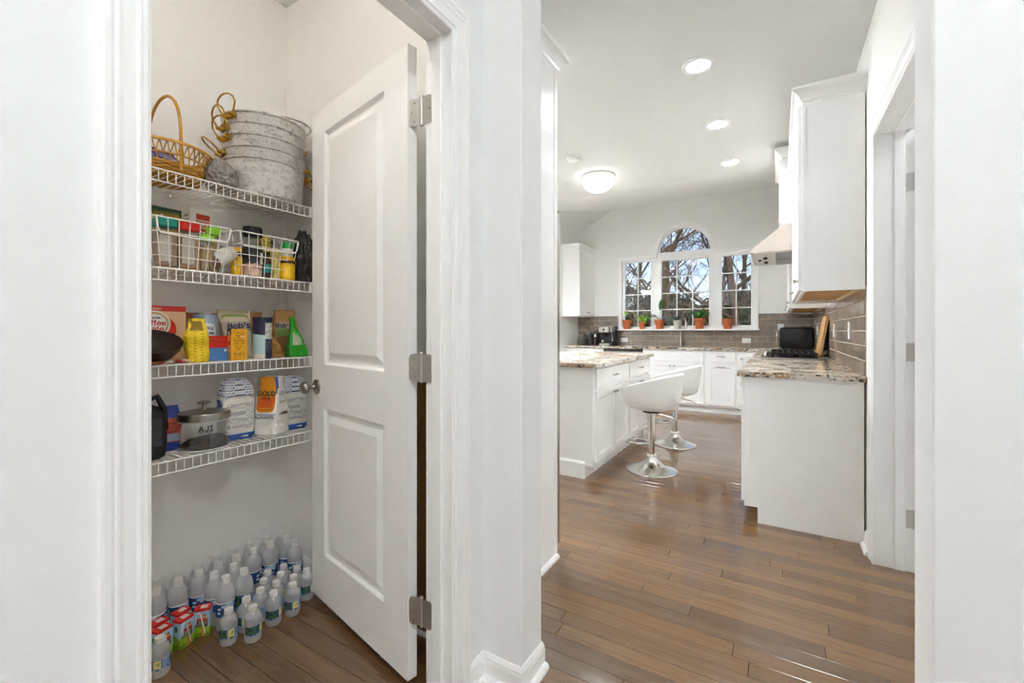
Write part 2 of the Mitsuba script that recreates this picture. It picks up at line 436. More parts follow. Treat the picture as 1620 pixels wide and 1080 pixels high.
# ---- baseboards
BASE = [(0, 0), (.014, 0), (.014, .060), (.012, .066), (.012, .072), (.008, .078), (.004, .084), (0, .084)]
SHOE = [(.014, 0)] + [(.014 + .017 * math.cos(t), .02 * math.sin(t)) for t in np.linspace(0, PI / 2, 6)]
def base_run(name, runs, label=None):
    """runs: (p0, p1, outward dir, m0, m1)"""
    b = [prism(BASE, p0, p1, U, (0, 0, 1), a, c) for p0, p1, U, a, c in runs]
    s = [prism(SHOE, p0, p1, U, (0, 0, 1), a, c) for p0, p1, U, a, c in runs]
    struct(name, cat(b), TRIM)
    part(name, 'shoe_moulding', cat(s), TRIM, smooth=30)
base_run('baseboard_left', [((X_P, 1.128, 0), (X_P, 1.22, 0), (1, 0, 0), 0, -1), ((X_P, 1.22, 0), (-.705, 1.22, 0), (0, -1, 0), 1, 1), ((-.705, 1.22, 0), (-.705, 1.36, 0), (1, 0, 0), -1, 0)])
base_run('baseboard_right', [((X_R, 2.89, 0), (X_R, 3.03, 0), (-1, 0, 0), 0, 0)])
base_run('baseboard_hall', [((0.271, 1.22, 0), (2.5, 1.22, 0), (0, -1, 0), -1, 0), ((0.271, 1.22, 0), (0.271, 1.36, 0), (-1, 0, 0), -1, 0)])
base_run('baseboard_pantry', [((-2.09, 1.282, 0), (-0.98, 1.282, 0), (0, -1, 0), 1, 0), ((-2.09, -0.35, 0), (-2.09, 1.282, 0), (1, 0, 0), 0, -1)])
base_run('baseboard_hall_left', [((X_P, -2.3, 0), (X_P, 0.234, 0), (1, 0, 0), 0, 0)])

# ---- pantry door
DW, DH, DT = 0.721, 2.055, 0.035
ang = math.atan2(.143, -.7064)                 # direction from the hinge edge to the free edge
ex = np.array([math.cos(ang), math.sin(ang), 0])
ez = np.array([0, 0, 1.0])
hinge_c = np.array([-1.0196, 1.0327, 0.035])
# the board's own x runs from the free edge to the hinge edge so that its front (-y) faces the camera
free_c = hinge_c + ex * DW
DM = frame(free_c, -ex, np.cross(ez, -ex), ez)
RINGS = [(0.004, 0.003), (0.009, 0.0105), (0.017, 0.0125), (0.026, 0.0115), (0.050, 0.002), (0.053, 0.0015)]
PX0, PX1 = DW - 0.607, DW - 0.142
slab = panel_board(DW, DH, DT, [(PX0, PX1, 0.195, 0.805), (PX0, PX1, 0.988, 1.955)], RINGS, True)
struct('door_1', xf(slab, DM), DOORP, label='white two-panel pantry door standing open into the pantry')
kz = 0.925 - 0.035
kp = [(0, -.066), (.012, -.0655), (.020, -.062), (.0245, -.056), (.026, -.049), (.024, -.042), (.018, -.037), (.011, -.033), (.0085, -.028), (.0095, -.016), (.014, -.010), (.028, -.007), (.032, -.004), (.033, 0), (0, 0)]
knob = lathew(kp, 32)
knob.apply_transform(frame((0, 0, 0), (1, 0, 0), (0, 0, -1), (0, 1, 0)))
kx = 0.045
part('door_1', 'knob', xf(put(knob, kx, 0, kz), DM), NICKEL, True, 'satin nickel door knob with round rose')
k2 = knob.copy(); k2.vertices[:, 1] *= -1; k2.invert()
part('door_1', 'knob', xf(put(k2, kx, DT, kz), DM), NICKEL, True)
pin = np.array([-0.9755, 1.0490, 0])
def leaf_mesh(w, h, th, r=.016):
    p = sbox(0, -h / 2, w, h / 2).buffer(0)
    p = unary_union([sbox(0, -h / 2, w - r, h / 2), sbox(0, -h / 2 + r, w, h / 2 - r), Point(w - r, h / 2 - r).buffer(r, 8), Point(w - r, -h / 2 + r).buffer(r, 8)])
    return trimesh.creation.extrude_polygon(p, th, engine='earcut')
dleaf = hinge_c + np.cross(ez, -ex) * DT * 0.93     # where the door's edge lies
for hz in (1.865, 1.045, 0.265):
    hk = part('door_1', 'hinge', put(lathew([(0, -.048), (.0035, -.0475), (.0062, -.046), (.0062, -.017), (.0057, -.0165), (.0062, -.016), (.0062, .013), (.0057, .0135), (.0062, .014), (.0062, .044), (.0072, .046), (.006, .051), (0, .053)], 16), pin[0], pin[1], hz), HINGE, 35, 'brushed steel butt hinge')
    ec = np.array([-1.0196, 1.0327, 0]) + np.cross(ez, -ex) * 0.004
    d = ec - pin; d[2] = 0; wl = np.linalg.norm(d); d /= wl
    nrm = np.cross(d, ez)
    if np.dot(nrm, [1, -1, 0]) < 0: s = -1
    lm = leaf_mesh(wl, .089, .0022)
    part_key = hk + '__leaf'
    ent(numbered(part_key), shape(xf(lm, frame((pin[0], pin[1], hz), d, ez, np.cross(d, ez))), HINGE))
    d2 = np.array([0.928 * 0 + 1, -0.16, 0]); tgt = np.array([-0.926, 1.0482, 0]); d2 = tgt - pin; d2[2] = 0; w2 = np.linalg.norm(d2); d2 /= w2
    ent(numbered(part_key), shape(xf(leaf_mesh(w2, .089, .0022), frame((pin[0], pin[1], hz), d2, ez, np.cross(d2, ez))), HINGE))
    sc = trimesh.creation.cylinder(radius=.0034, height=.0016, sections=12)
    for dd, ww in ((d, wl), (d2, w2)):
        nn = np.cross(dd, ez)
        if np.dot(nn[:2], -pin[:2]) < 0: nn = -nn
        for (a, zz) in ((.55, .030), (.74, 0), (.55, -.030)):
            o = pin + dd * ww * a + nn * .0026 + np.array([0, 0, hz + zz])
            ent(numbered(hk + '__screw'), shape(xf(sc, frame(o, dd, ez, np.cross(dd, ez))), STEEL))

# ---- doorway in the kitchen's right wall
ZD = 2.13
struct('trim_2', cat(prism(CAS, (X_R, 2.80, 0), (X_R, 2.80, ZD), (0, 1, 0), (-1, 0, 0), 0, 1), prism(CAS, (X_R, 1.98, 0), (X_R, 1.98, ZD), (0, -1, 0), (-1, 0, 0), 0, 1),
                     prism(CAS, (X_R, 1.98, ZD), (X_R, 2.80, ZD), (0, 0, 1), (-1, 0, 0), -1, 1)), TRIM)
part('trim_2', 'jamb', cat(cb(X_R - .0005, .5605, 2.803, 2.821, 0, 2.152, .001), cb(X_R - .0005, .5605, 1.959, 1.977, 0, 2.152, .001), cb(X_R - .0005, .5605, 1.977, 2.803, 2.134, 2.152, .001)), TRIM)
part('trim_2', 'door_stop', cat(cb(.485, .523, 2.792, 2.803, 0, 2.134, .002), cb(.485, .523, 1.977, 1.988, 0, 2.134, .002), cb(.485, .523, 1.988, 2.792, 2.123, 2.134, .002)), TRIM)
struct('door_2', xf(panel_board(0.74, 2.09, .035, [(.11, .63, .2, .85), (.11, .63, 1.0, 1.98)], RINGS, True), frame((.575, 2.762, .02), (1, 0, 0), (0, 1, 0), (0, 0, 1))), DOORP)
for hz in (1.88, 1.06, .255):
    hk = part('door_2', 'hinge', put(lathew([(0, -.048), (.0062, -.046), (.0062, .046), (0, .05)], 14), .5675, 2.783, hz), HINGE, 35, 'steel hinge')
    ent(hk + '__leaf', shape(bx(.5285, .566, 2.800, 2.8025, hz - .044, hz + .044), HINGE))

# ---- kitchen window: four windows, their casing and sill
def win(name, outer, glass, cols, rows, arch=False):
    pol = outer.difference(glass)
    inner = glass.buffer(.012, join_style=2).difference(glass)
    struct(name, cat(extrude(pol, elev(7.345, 0), .05), extrude(inner, elev(7.335, 0), .012)), TRIM)
    gx0, gz0, gx1, gz1 = glass.bounds
    if arch:
        t = np.linspace(0, PI, 30)
        a, b = (gx1 - gx0) / 2, gz1 - gz0
        ring = np.stack([(gx0 + gx1) / 2 + a * np.cos(t), np.full(30, 7.366), gz0 + b * np.sin(t)], 1)
        v = np.vstack([[[(gx0 + gx1) / 2, 7.366, gz0]], ring])
        part(name, 'pane', TM(v, [[0, i, i + 1] for i in range(1, 30)]), PANE)
        return
    xs, zs = np.linspace(gx0, gx1, cols + 1), np.linspace(gz0, gz1, rows + 1)
    for x in xs[1:-1]: part(name, 'muntin', cb(x - .008, x + .008, 7.360, 7.373, gz0, gz1, .002), TRIM)
    for z in zs[1:-1]: part(name, 'muntin', cb(gx0, gx1, 7.3605, 7.3725, z - .008, z + .008, .002), TRIM)
    for i in range(cols):
        for j in range(rows):
            a, b, c, d = xs[i] + .008 * (i > 0), xs[i + 1] - .008 * (i < cols - 1), zs[j] + .008 * (j > 0), zs[j + 1] - .008 * (j < rows - 1)
            part(name, 'pane', TM([(a, 7.366, c), (b, 7.366, c), (b, 7.366, d), (a, 7.366, d)], [[0, 1, 2], [0, 2, 3]]), PANE)
win('window_1', R1, sbox(-2.222, 1.225, -1.788, 2.297), 2, 4)
win('window_2', R2, sbox(-1.624, 1.240, -0.914, 2.288), 3, 4)
win('window_3', R3, sbox(-0.735, 1.244, -0.344, 2.290), 2, 4)
win('window_4', R4, half_ell(-1.275, 2.422, 0.378, 0.360), 1, 1, True)
for i, (nm, x) in enumerate((('window_1', -2.03), ('window_3', -0.54))):
    k = part(nm, 'crank', cb(x - .05, x + .05, 7.315, 7.337, 1.203, 1.222, .006), TRIM)
csg = hole.buffer(.042, join_style=2).difference(hole.buffer(-.002, join_style=2)).difference(sbox(-5, 0, 5, 1.185))
struct('trim_3', cat(extrude(csg, elev(7.280, 0), .021), extrude(hole.buffer(-.0005).difference(hole.buffer(-.010)).difference(sbox(-5, 0, 5, 1.185)), elev(7.29, 0), .06)), TRIM)
struct('trim_4', cat(cb(-2.385, -0.225, 7.17, 7.345, 1.163, 1.188, .006)), TRIM)

# ---- backsplash tiles
TILES = [col('7d6f62', .08, .6), col('857668', .08, .6), col('766a5f', .08, .6), col('7f7165', .08, .6)]
GROUT = paint('grout', 'cfc5b4', .8, .2)
TH, TW, TG = 0.0825, 0.158, 0.006
trg = random.Random(3)
part('wall_back', 'grout', bx(X_L + .001, X_R, Y_BACK - .004, Y_BACK, .91, 1.163), GROUT)
part('wall_back', 'grout', cat(bx(X_L + .001, -2.31, Y_BACK - .004, Y_BACK, 1.163, 1.41), bx(-.25, X_R, Y_BACK - .004, Y_BACK, 1.163, 1.41)), GROUT)
for j in range(6):
    z0, z1 = .915 + j * TH + TG / 2, .915 + (j + 1) * TH - TG / 2
    x = X_L - (TW / 2 if j % 2 else 0)
    while x < X_R:
        a, b = max(x + TG / 2, X_L + .002), min(x + TW - TG / 2, X_R - .012)
        x += TW
        segs = [(a, b)]
        zt = z1
        if z1 > 1.163:
            if z0 < 1.15 and b > -2.385 and a < -.225: zt = 1.161
            elif z0 >= 1.15: segs = [(a, min(b, -2.315)), (max(a, -.245), b)] if a < -1 else [(max(a, -.245), b)]
            if z0 >= 1.15 and a < -1: segs = [(a, min(b, -2.315))]
        for (p, q) in segs:
            if q - p > .012 and zt - z0 > .01:
                part('wall_back', 'tile', cb(p, q, Y_BACK - .0105, Y_BACK - .003, z0, zt, .0018), TILES[trg.randrange(4)])
part('wall_right', 'grout', bx(X_R - .004, X_R, 3.045, Y_BACK, .91, 1.41), GROUT)
for j in range(6):
    z0, z1 = .915 + j * TH + TG / 2, .915 + (j + 1) * TH - TG / 2
    y = 3.045 - (TW / 2 if j % 2 else 0)
    while y < Y_BACK:
        a, b = max(y + TG / 2, 3.047), min(y + TW - TG / 2, Y_BACK - .012)
        y += TW
        if b - a > .012:
            part('wall_right', 'tile', cb(X_R - .0105, X_R - .003, a, b, z0, z1, .0018), TILES[trg.randrange(4)])

# ================================================================ KITCHEN
struct('wall_front', bx(-3.05, -2.09, 1.28, 1.36, 0, CZ), KWALL)
DR = [(.003, .0025), (.011, .0065), (.014, .0075), (.017, .0075)]
def FX(x, y0, z0): return frame((x, y0, z0), (0, 1, 0), (-1, 0, 0), (0, 0, 1))      # faces +X, starts at y0
def FNX(x, y1, z0): return frame((x, y1, z0), (0, -1, 0), (1, 0, 0), (0, 0, 1))     # faces -X, starts at the far end y1
def FNY(x0, y, z0): return frame((x0, y, z0), (1, 0, 0), (0, 1, 0), (0, 0, 1))      # faces -Y
KNOBM = lathew([(0, -.026), (.006, -.0255), (.0125, -.022), (.0135, -.018), (.011, -.014), (.006, -.011), (.005, -.004), (.008, 0), (0, 0)], 16)
KNOBM.apply_transform(frame((0, 0, 0), (1, 0, 0), (0, 0, -1), (0, 1, 0)))
def pull_mesh(L=.10):
    return cat(tube([(-L / 2, 0, 0), (-L / 2, -.016, 0), (-L / 2 + .006, -.024, 0), (0, -.028, 0), (L / 2 - .006, -.024, 0), (L / 2, -.016, 0), (L / 2, 0, 0)], .0045, 8))
PULLM = pull_mesh()
def front(t, kind, w, h, M, hw=None, rail=.052):
    """a door or a drawer front of the cabinet t; hw = ('knob'|'pull', x, z) in the front's own measure"""
    ps = [(rail, w - rail, rail, h - rail)] if h > .2 else [(.018, w - .018, .018, h - .018)]
    k = part(t, kind, xf(panel_board(w, h, .02, ps, DR if h > .2 else [(.004, .003), (.006, .003)]), M), CAB)
    if hw:
        m = KNOBM if hw[0] == 'knob' else PULLM
        ent(numbered(k + '__' + ('knob' if hw[0] == 'knob' else 'pull')), shape(xf(put(m, hw[1], 0, hw[2]), M), NICKEL, 40))
    return k
CROWN = [(0, 0), (0, .020), (.006, .022), (.010, .034), (.020, .050), (.036, .066), (.048, .072), (.052, .078), (.052, .092), (0, .092)]   # (out, up)

# ---- island
t = thing('kitchen_island', 'white panelled kitchen island with drawers and doors beside the bar stools', 'kitchen island')
part(t, 'body', cb(-2.2, -1.235, 3.25, 4.95, .100, .876, .002), CAB)
part(t, 'plinth', bx(-2.19, -1.300, 3.252, 4.92, 0, .1), CAB)
part(t, 'skirting_board', prism([(0, 0), (.016, 0), (.016, .118), (.010, .128), (.004, .134), (0, .134)], (-2.2, 3.25, 0), (-1.300, 3.25, 0), (0, -1, 0), (0, 0, 1)), TRIM)
for (a, b) in ((3.285, 4.155), (4.185, 4.925)):
    w = b - a
    front(t, 'drawer', w, .150, FX(-1.215, a, .708), ('pull', w / 2, .078))
    d = (w - .006) / 2
    front(t, 'door', d, .555, FX(-1.215, a, .128), ('knob', d - .028, .515))
    front(t, 'door', d, .555, FX(-1.215, a + d + .006, .128), ('knob', .028, .515))
def slab(poly, z0, z1, b=.004):
    M0 = ((1, 0, 0), (0, 1, 0), (0, 0, 1), (0, 0, z0 + b))
    M1 = ((1, 0, 0), (0, 1, 0), (0, 0, 1), (0, 0, z0))
    inner = poly.buffer(-b * .8, join_style=2)
    return cat(extrude(poly, M0, z1 - z0 - 2 * b), extrude(inner, M1, z1 - z0))
solo('island_countertop', slab(sbox(-2.25, 3.195, -1.178, 5.0).buffer(-.01).buffer(.01), .876, .908), GRANITE, 'speckled brown and white granite slab on the kitchen island', 'countertop')
def outlet(label, M, gang=1, kind='outlet'):
    """wall plate in the local xz plane facing -y"""
    t = thing('wall_outlet' if kind == 'outlet' else 'light_switch', label, 'outlet' if kind == 'outlet' else 'light switch')
    w, h = (.115, .072) if gang == 'wide' else (.072, .115)
    part(t, 'plate', xf(cb(-w / 2, w / 2, -.006, 0, -h / 2, h / 2, .0025), M), TRIM)
    if kind == 'outlet':
        for s in (-1, 1):
            o = (s * .020, 0) if gang == 'wide' else (0, s * .020)
            k = part(t, 'socket', xf(put(cb(-.016, .016, -.008, -.004, -.014, .014, .003), o[0], 0, o[1]), M), TRIM)
            for q in (-.006, .006):
                e = (q, .002) if gang != 'wide' else (.002, q)
                ent(numbered(k + '__slot'), shape(xf(put(bx(-.0012, .0012, -.0084, -.0078, -.004, .004) if gang != 'wide' else bx(-.004, .004, -.0084, -.0078, -.0012, .0012), o[0] + e[0], 0, o[1] + e[1]), M), BLACKM))
    else:
        part(t, 'rocker', xf(cb(-.016, .016, -.0095, -.005, -.033, .033, .002), M), TRIM)
    return t
outlet('white duplex outlet sideways on the end panel of the island', FNY(-1.515, 3.25, .700), 'wide')

# ---- base cabinets under the window
def base_unit(base, label, x0, x1, cat_='cabinet'):
    t = thing(base, label, cat_)
    part(t, 'body', bx(x0 + .0005, x1 - .0005, 6.70, 7.29, .1, .884), CAB)
    part(t, 'plinth', bx(x0, x1, 6.775, 7.28, 0, .1), CAB)
    return t
t = base_unit('base_cabinet', 'white base cabinet left of the dishwasher under the coffee machine', -3.045, -2.372)
front(t, 'drawer', .62, .15, FNY(-3.02, 6.68, .716), ('pull', .31, .075)); front(t, 'door', .62, .575, FNY(-3.02, 6.68, .125), ('knob', .59, .53))
t = thing('dishwasher', 'stainless dishwasher with dark control strip under the window counter', 'dishwasher')
part(t, 'body', bx(-2.37, -1.757, 6.705, 7.28, .02, .880), BLACKM)
part(t, 'door', cb(-2.366, -1.760, 6.672, 6.705, .105, .845, .006), STEEL)
part(t, 'control_panel', cb(-2.366, -1.760, 6.676, 6.705, .848, .882, .004), BLACKG)
part(t, 'handle', tube([(-2.30, 6.672, .79), (-2.30, 6.635, .79), (-1.83, 6.635, .79), (-1.83, 6.672, .79)], .010, 8), STEEL, 40)
t = base_unit('base_cabinet', 'white sink cabinet with two doors under the window', -1.755, -.886)
front(t, 'drawer_front', .835, .150, FNY(-1.737, 6.68, .716)); front(t, 'door', .414, .575, FNY(-1.737, 6.68, .125), ('knob', .386, .53)); front(t, 'door', .414, .575, FNY(-1.316, 6.68, .125), ('knob', .028, .53))
t = base_unit('base_cabinet', 'white narrow cabinet with two bar pulls right of the sink', -.885, -.486)
front(t, 'drawer', .355, .150, FNY(-.863, 6.68, .716), ('pull', .178, .09)); front(t, 'door', .355, .575, FNY(-.863, 6.68, .125), ('pull', .178, .535))
t = base_unit('base_cabinet', 'white corner cabinet with one small knob by the cooktop run', -.485, -.17)
front(t, 'door', .28, .740, FNY(-.462, 6.68, .125), ('knob', .035, .66))

# ---- base cabinets along the right wall
t = thing('base_cabinet', 'white end cabinet with plain side panel nearest the doorway', 'cabinet')
pan = Polygon([(-.107, 0), (.400, 0), (.400, .884), (-.177, .884), (-.177, .094), (-.107, .094)])
part(t, 'end_panel', extrude(pan, elev(3.04, 0), .018), CAB)
part(t, 'stile', cb(-.179, -.152, 3.0365, 3.042, .094, .884, .001), CAB)
part(t, 'body', bx(-.170, .400, 3.058, 4.398, .1, .884), CAB)
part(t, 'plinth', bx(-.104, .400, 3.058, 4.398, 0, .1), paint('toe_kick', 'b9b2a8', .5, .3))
for i in range(2):
    front(t, 'drawer', .64, .150, FNX(-.197, 3.715 + .67 * i, .722), ('knob', .32, .075))
    front(t, 'door', .64, .60, FNX(-.197, 3.715 + .67 * i, .112), ('knob', .60, .555))
for (y0, y1, lb) in ((4.40, 5.348, 'white base cabinet under the gas cooktop'), (5.35, 6.65, 'white base cabinet between cooktop and corner')):
    t = thing('base_cabinet', lb, 'cabinet')
    part(t, 'body', bx(-.177, .400, y0, y1, .1, .884), CAB); part(t, 'plinth', bx(-.107, .400, y0, y1, 0, .1), CAB)
    w = (y1 - y0) / 2 - .012
    for i in range(2):
        front(t, 'door', w, .74, FNX(-.197, y0 + .006 + w + i * (w + .01), .122), ('knob', .04 if i else w - .04, .68))
L = unary_union([sbox(X_L + .002, 6.655, X_R - .002, Y_BACK - .002), sbox(-.217, 3.010, X_R - .002, Y_BACK - .002)])
solo('kitchen_countertop', slab(L.buffer(-.01).buffer(.01), .885, .916), GRANITE, 'speckled granite worktop running under the window and along the right wall', 'countertop')

# ---- faucet
t = thing('kitchen_faucet', 'tall brushed steel gooseneck faucet in front of the window', 'faucet')
part(t, 'base', put(lathew([(0, 0), (.032, 0), (.032, .006), (.024, .012), (.022, .10), (.017, .13), (0, .13)], 20), -1.295, 7.20, .916), NICKEL, 40)
g = np.array([(-1.295, 7.20, 1.03), (-1.295, 7.20, 1.24), (-1.288, 7.19, 1.30), (-1.272, 7.168, 1.345), (-1.245, 7.13, 1.362), (-1.218, 7.092, 1.345), (-1.205, 7.075, 1.30), (-1.200, 7.068, 1.25)])
part(t, 'neck', tube(g, .0135, 10), NICKEL, 60)
part(t, 'spray_head', tube([(-1.201, 7.070, 1.275), (-1.199, 7.067, 1.24), (-1.196, 7.063, 1.19)], [.016, .018, .020], 12), NICKEL, 40)
part(t, 'lever', tube([(-1.272, 7.2, 1.005), (-1.235, 7.2, 1.01), (-1.215, 7.2, 1.07)], [.012, .010, .008], 8), NICKEL, 40)

# ---- cooktop
t = thing('gas_cooktop', 'black gas cooktop with cast iron grates on the right counter', 'cooktop')
part(t, 'tray', cb(-.140, .305, 4.42, 5.33, .916, .930, .004), STEEL)
part(t, 'glass_top', cb(-.128, .295, 4.433, 5.318, .928, .936, .002), BLACKG)
for i in range(3):
    y0, y1 = 4.455 + i * .285, 4.455 + i * .285 + .27
    m = [cb(-.06, .28, y, y + .010, .958, .972, .002) for y in np.linspace(y0, y1 - .01, 2)] + [cb(x, x + .010, y0, y1, .958, .972, .002) for x in np.linspace(-.06, .27, 8)]
    m += [cb(x, x + .012, y, y + .012, .936, .96, .001) for x in (-.06, .268) for y in (y0, y1 - .012)]
    part(t, 'grate', cat(m), BLACKM)
for (x, y) in ((.02, 4.60), (.20, 4.60), (.11, 4.875), (.02, 5.15), (.20, 5.15)):
    k = part(t, 'burner', put(lathew([(0, 0), (.05, 0), (.048, .010), (.034, .012), (.034, .018), (0, .019)], 18), x, y, .936), BLACKM, 40)
for i in range(5):
    part(t, 'knob', put(lathew([(0, 0), (.021, 0), (.019, .018), (.016, .022), (0, .022)], 16), -.098, 4.66 + i * .11, .936), STEEL, 40)

# ---- range hood and the cabinet over it
HOODP = mat('hood_steel', two({'type': 'principled', 'base_color': rgb('d2c6bb'), 'roughness': 0.35, 'metallic': 0.35}))
t = thing('range_hood', 'sloping steel range hood above the gas cooktop', 'range hood')
part(t, 'canopy', extrude(Polygon([(-.212, 1.852), (-.212, 1.872), (.03, 2.07), (.405, 2.07), (.405, 1.852)]), elev(4.425, 0), .90), HOODP)
part(t, 'underside', cb(-.190, .39, 4.44, 5.31, 1.846, 1.853, .002), col('d8d5cf', .35, .5))
for i in range(2): part(t, 'filter', cb(-.02, .37, 4.47 + .42 * i, 4.86 + .42 * i, 1.840, 1.848, .003), STEEL)
for i in range(2): part(t, 'control_knob', put(lathew([(0, -.018), (.016, -.018), (.018, 0), (0, 0)], 14), -.105, 4.74 + .3 * i, 1.847), BLACKM, 40)
part(t, 'switch', cb(-.165, -.14, 4.86, 4.92, 1.838, 1.847, .002), BLACKM)
def crown_rect(x0, x1, y0, y1, z, sides, h=1.0):
    """crown moulding round the top of a cabinet; sides: set of 'w' (faces -X), 's' (faces -Y), 'e' (+X), 'n' (+Y)"""
    pr = [(u, v * h) for u, v in CROWN]
    out = []
    if 's' in sides: out.append(prism(pr, (x0, y0, z), (x1, y0, z), (0, -1, 0), (0, 0, 1), -1 if 'w' in sides else 0, 1 if 'e' in sides else 0))
    if 'w' in sides: out.append(prism(pr, (x0, y0, z), (x0, y1, z), (-1, 0, 0), (0, 0, 1), -1 if 's' in sides else 0, 1 if 'n' in sides else 0))
    if 'e' in sides: out.append(prism(pr, (x1, y0, z), (x1, y1, z), (1, 0, 0), (0, 0, 1), -1 if 's' in sides else 0, 1 if 'n' in sides else 0))
    if 'n' in sides: out.append(prism(pr, (x0, y1, z), (x1, y1, z), (0, 1, 0), (0, 0, 1), -1 if 'w' in sides else 0, 1 if 'e' in sides else 0))
    return cat(out)
t = thing('wall_cabinet', 'white crowned cabinet mounted above the range hood', 'wall cabinet')
part(t, 'body', cb(.025, .405, 4.425, 5.325, 2.072, 2.64, .002), CAB)
w = .44
for i in range(2): front(t, 'door', w, .54, FNX(.005, 4.43 + w + i * (w + .006), 2.088), ('knob', .03 if i else w - .03, .035))
part(t, 'crown_moulding', crown_rect(.025, .405, 4.425, 5.325, 2.632, {'w', 's'}), CAB)

# ---- wall cabinets along the right wall
def wall_cab(label, y0, y1, n, sides):
    t = thing('wall_cabinet', label, 'wall cabinet')
    part(t, 'body', bx(.1185, .4045, y0, y1, 1.422, 2.475), CAB)
    part(t, 'face_frame', cat(cb(.1185, .138, y0, y1, 1.39, 2.475, .001), cb(.1185, .4045, y0, y0 + .018, 1.39, 2.475, .001), cb(.1185, .4045, y1 - .018, y1, 1.39, 1.43, .001)), CAB)
    part(t, 'bottom_panel', bx(.138, .404, y0 + .018, y1 - .018, 1.414, 1.423), WOOD, label='bare light wood underside')
    part(t, 'back_rail', bx(.392, .4045, y0 + .018, y1 - .018, 1.392, 1.414), col('cdbb9c', .5))
    w = (y1 - y0 - .006) / n - .004
    for i in range(n):
        front(t, 'door', w, 1.065, FNX(.0985, y0 + .005 + w + i * (w + .004), 1.398), ('knob', .03 if i % 2 else w - .03, .055))
    part(t, 'crown_moulding', crown_rect(.1185, .4045, y0, y1, 2.466, sides), CAB)
    return t
t = wall_cab('tall white crowned wall cabinet nearest the doorway', 3.04, 4.42, 3, {'w', 's'})
part(t, 'side_stile', cb(.1185, .136, 3.0365, 3.041, 1.39, 2.47, .001), CAB)
wall_cab('white wall cabinet in the corner beyond the range hood', 5.33, 7.285, 4, {'w', 's'})
t = thing('wall_cabinet', 'white crowned wall cabinet left of the window', 'wall cabinet')
part(t, 'body', cb(X_L + .002, -2.765, 6.62, 7.29, 1.395, 2.48, .002), CAB)
front(t, 'door', .65, 1.06, FX(-2.745, 6.63, 1.405), ('pull', .36, .06))
part(t, 'crown_moulding', crown_rect(X_L + .002, -2.765, 6.62, 7.29, 2.478, {'e', 's'}), CAB)

# ---- refrigerator behind its enclosure
t = thing('refrigerator', 'refrigerator whose steel door edge shows past the tall white panel', 'refrigerator')
part(t, 'body', bx(-1.88, -.99, 1.40, 2.052, .03, 1.76), col('55534f', .5))
part(t, 'door', cb(-1.875, -.978, 2.058, 2.098, .055, 1.775, .006), STEEL)
part(t, 'hinge_cover', cb(-1.03, -.982, 2.03, 2.09, 1.777, 1.79, .004), BLACKM)
t = thing('refrigerator_enclosure', 'tall white crowned end panel enclosing the refrigerator', 'cabinet')
part(t, 'side_panel', cb(-.990, -.9745, 1.362, 2.050, 0, 2.49, .002), CAB)
part(t, 'stile', cb(-.976, -.9715, 2.015, 2.051, 0.03, 2.49, .0015), CAB)
part(t, 'top_cabinet', bx(-1.89, -.990, 1.37, 2.045, 1.83, 2.49), CAB)
part(t, 'crown_moulding', crown_rect(-1.89, -.9745, 1.362, 2.05, 2.478, {'e', 'n'}), CAB)
part(t, 'shoe_moulding', prism([(0, 0), (.017, 0), (.016, .010), (.010, .018), (0, .021)], (-.9745, 1.362, 0), (-.9745, 2.05, 0), (1, 0, 0), (0, 0, 1)), TRIM)

# ---- things on the far counter
def canister(label, x, y, r, h, fill):
    t = thing('glass_canister', label, 'canister')
    part(t, 'jar', put(lathew([(0, .001), (r * .93, .001), (r, .01), (r, h * .78), (r * .85, h * .84), (r * .85, h * .86)], 24), x, y, .916), GLASS, True)
    part(t, 'contents', put(lathew([(0, .006), (r * .93, .006), (r * .95, .012), (r * .95, h * .7), (0, h * .72)], 20), x, y, .916), fill, 40)
    part(t, 'lid', put(lathew([(0, h * .845), (r * .92, h * .845), (r * .94, h * .88), (r * .6, h * .92), (.012, h * .94), (.010, h * .97), (.018, h), (0, h * 1.02)], 24), x, y, .916), NICKEL, 40, 'metal lid')
COFFEE = col('2a1f18', .7)
canister('short glass canister of dark beans in the counter corner', -2.83, 6.93, .082, .155, COFFEE)
canister('tall glass canister behind the short one on the far counter', -2.78, 7.12, .085, .245, COFFEE)
t = thing('coffee_grinder', 'slim dark coffee grinder beside the espresso machine', 'coffee grinder')
part(t, 'body', put(lathew([(0, 0), (.05, 0), (.05, .02), (.042, .03), (.042, .13), (.05, .16), (.05, .20), (0, .2)], 20), -2.625, 7.10, .916), BLACKM, 40)
part(t, 'hopper', put(lathew([(0, .2), (.045, .2), (.055, .235), (.055, .25), (0, .262)], 20), -2.625, 7.10, .916), col('4b4a48', .2), 40)
t = thing('syrup_bottle', 'small dark pump bottle in front of the coffee grinder', 'bottle')
part(t, 'body', put(lathew([(0, 0), (.03, 0), (.03, .10), (.013, .125), (.013, .14), (0, .14)], 16), -2.605, 6.96, .916), col('3a2a22', .2), 40)
part(t, 'cap', put(lathew([(0, .14), (.017, .14), (.017, .175), (.010, .18), (.008, .195), (0, .196)], 14), -2.605, 6.96, .916), col('cfcac2', .3), 40)
t = thing('espresso_machine', 'black and silver espresso machine on the far counter', 'coffee machine')
ex0, ex1, ey0, ey1 = -2.545, -2.30, 6.93, 7.20
part(t, 'body', cat(cb(ex0, ex1, 7.04, ey1, .916, 1.235, .012), cb(ex0, ex1, ey0, 7.05, .916, .975, .008)), BLACKM)
part(t, 'head', cb(ex0 + .004, ex1 - .06, ey0 + .005, 7.06, 1.125, 1.235, .012), STEEL)
part(t, 'water_tank', cb(ex1 - .058, ex1 - .002, ey0 + .03, 7.06, 1.13, 1.235, .008), col('77746f', .15))
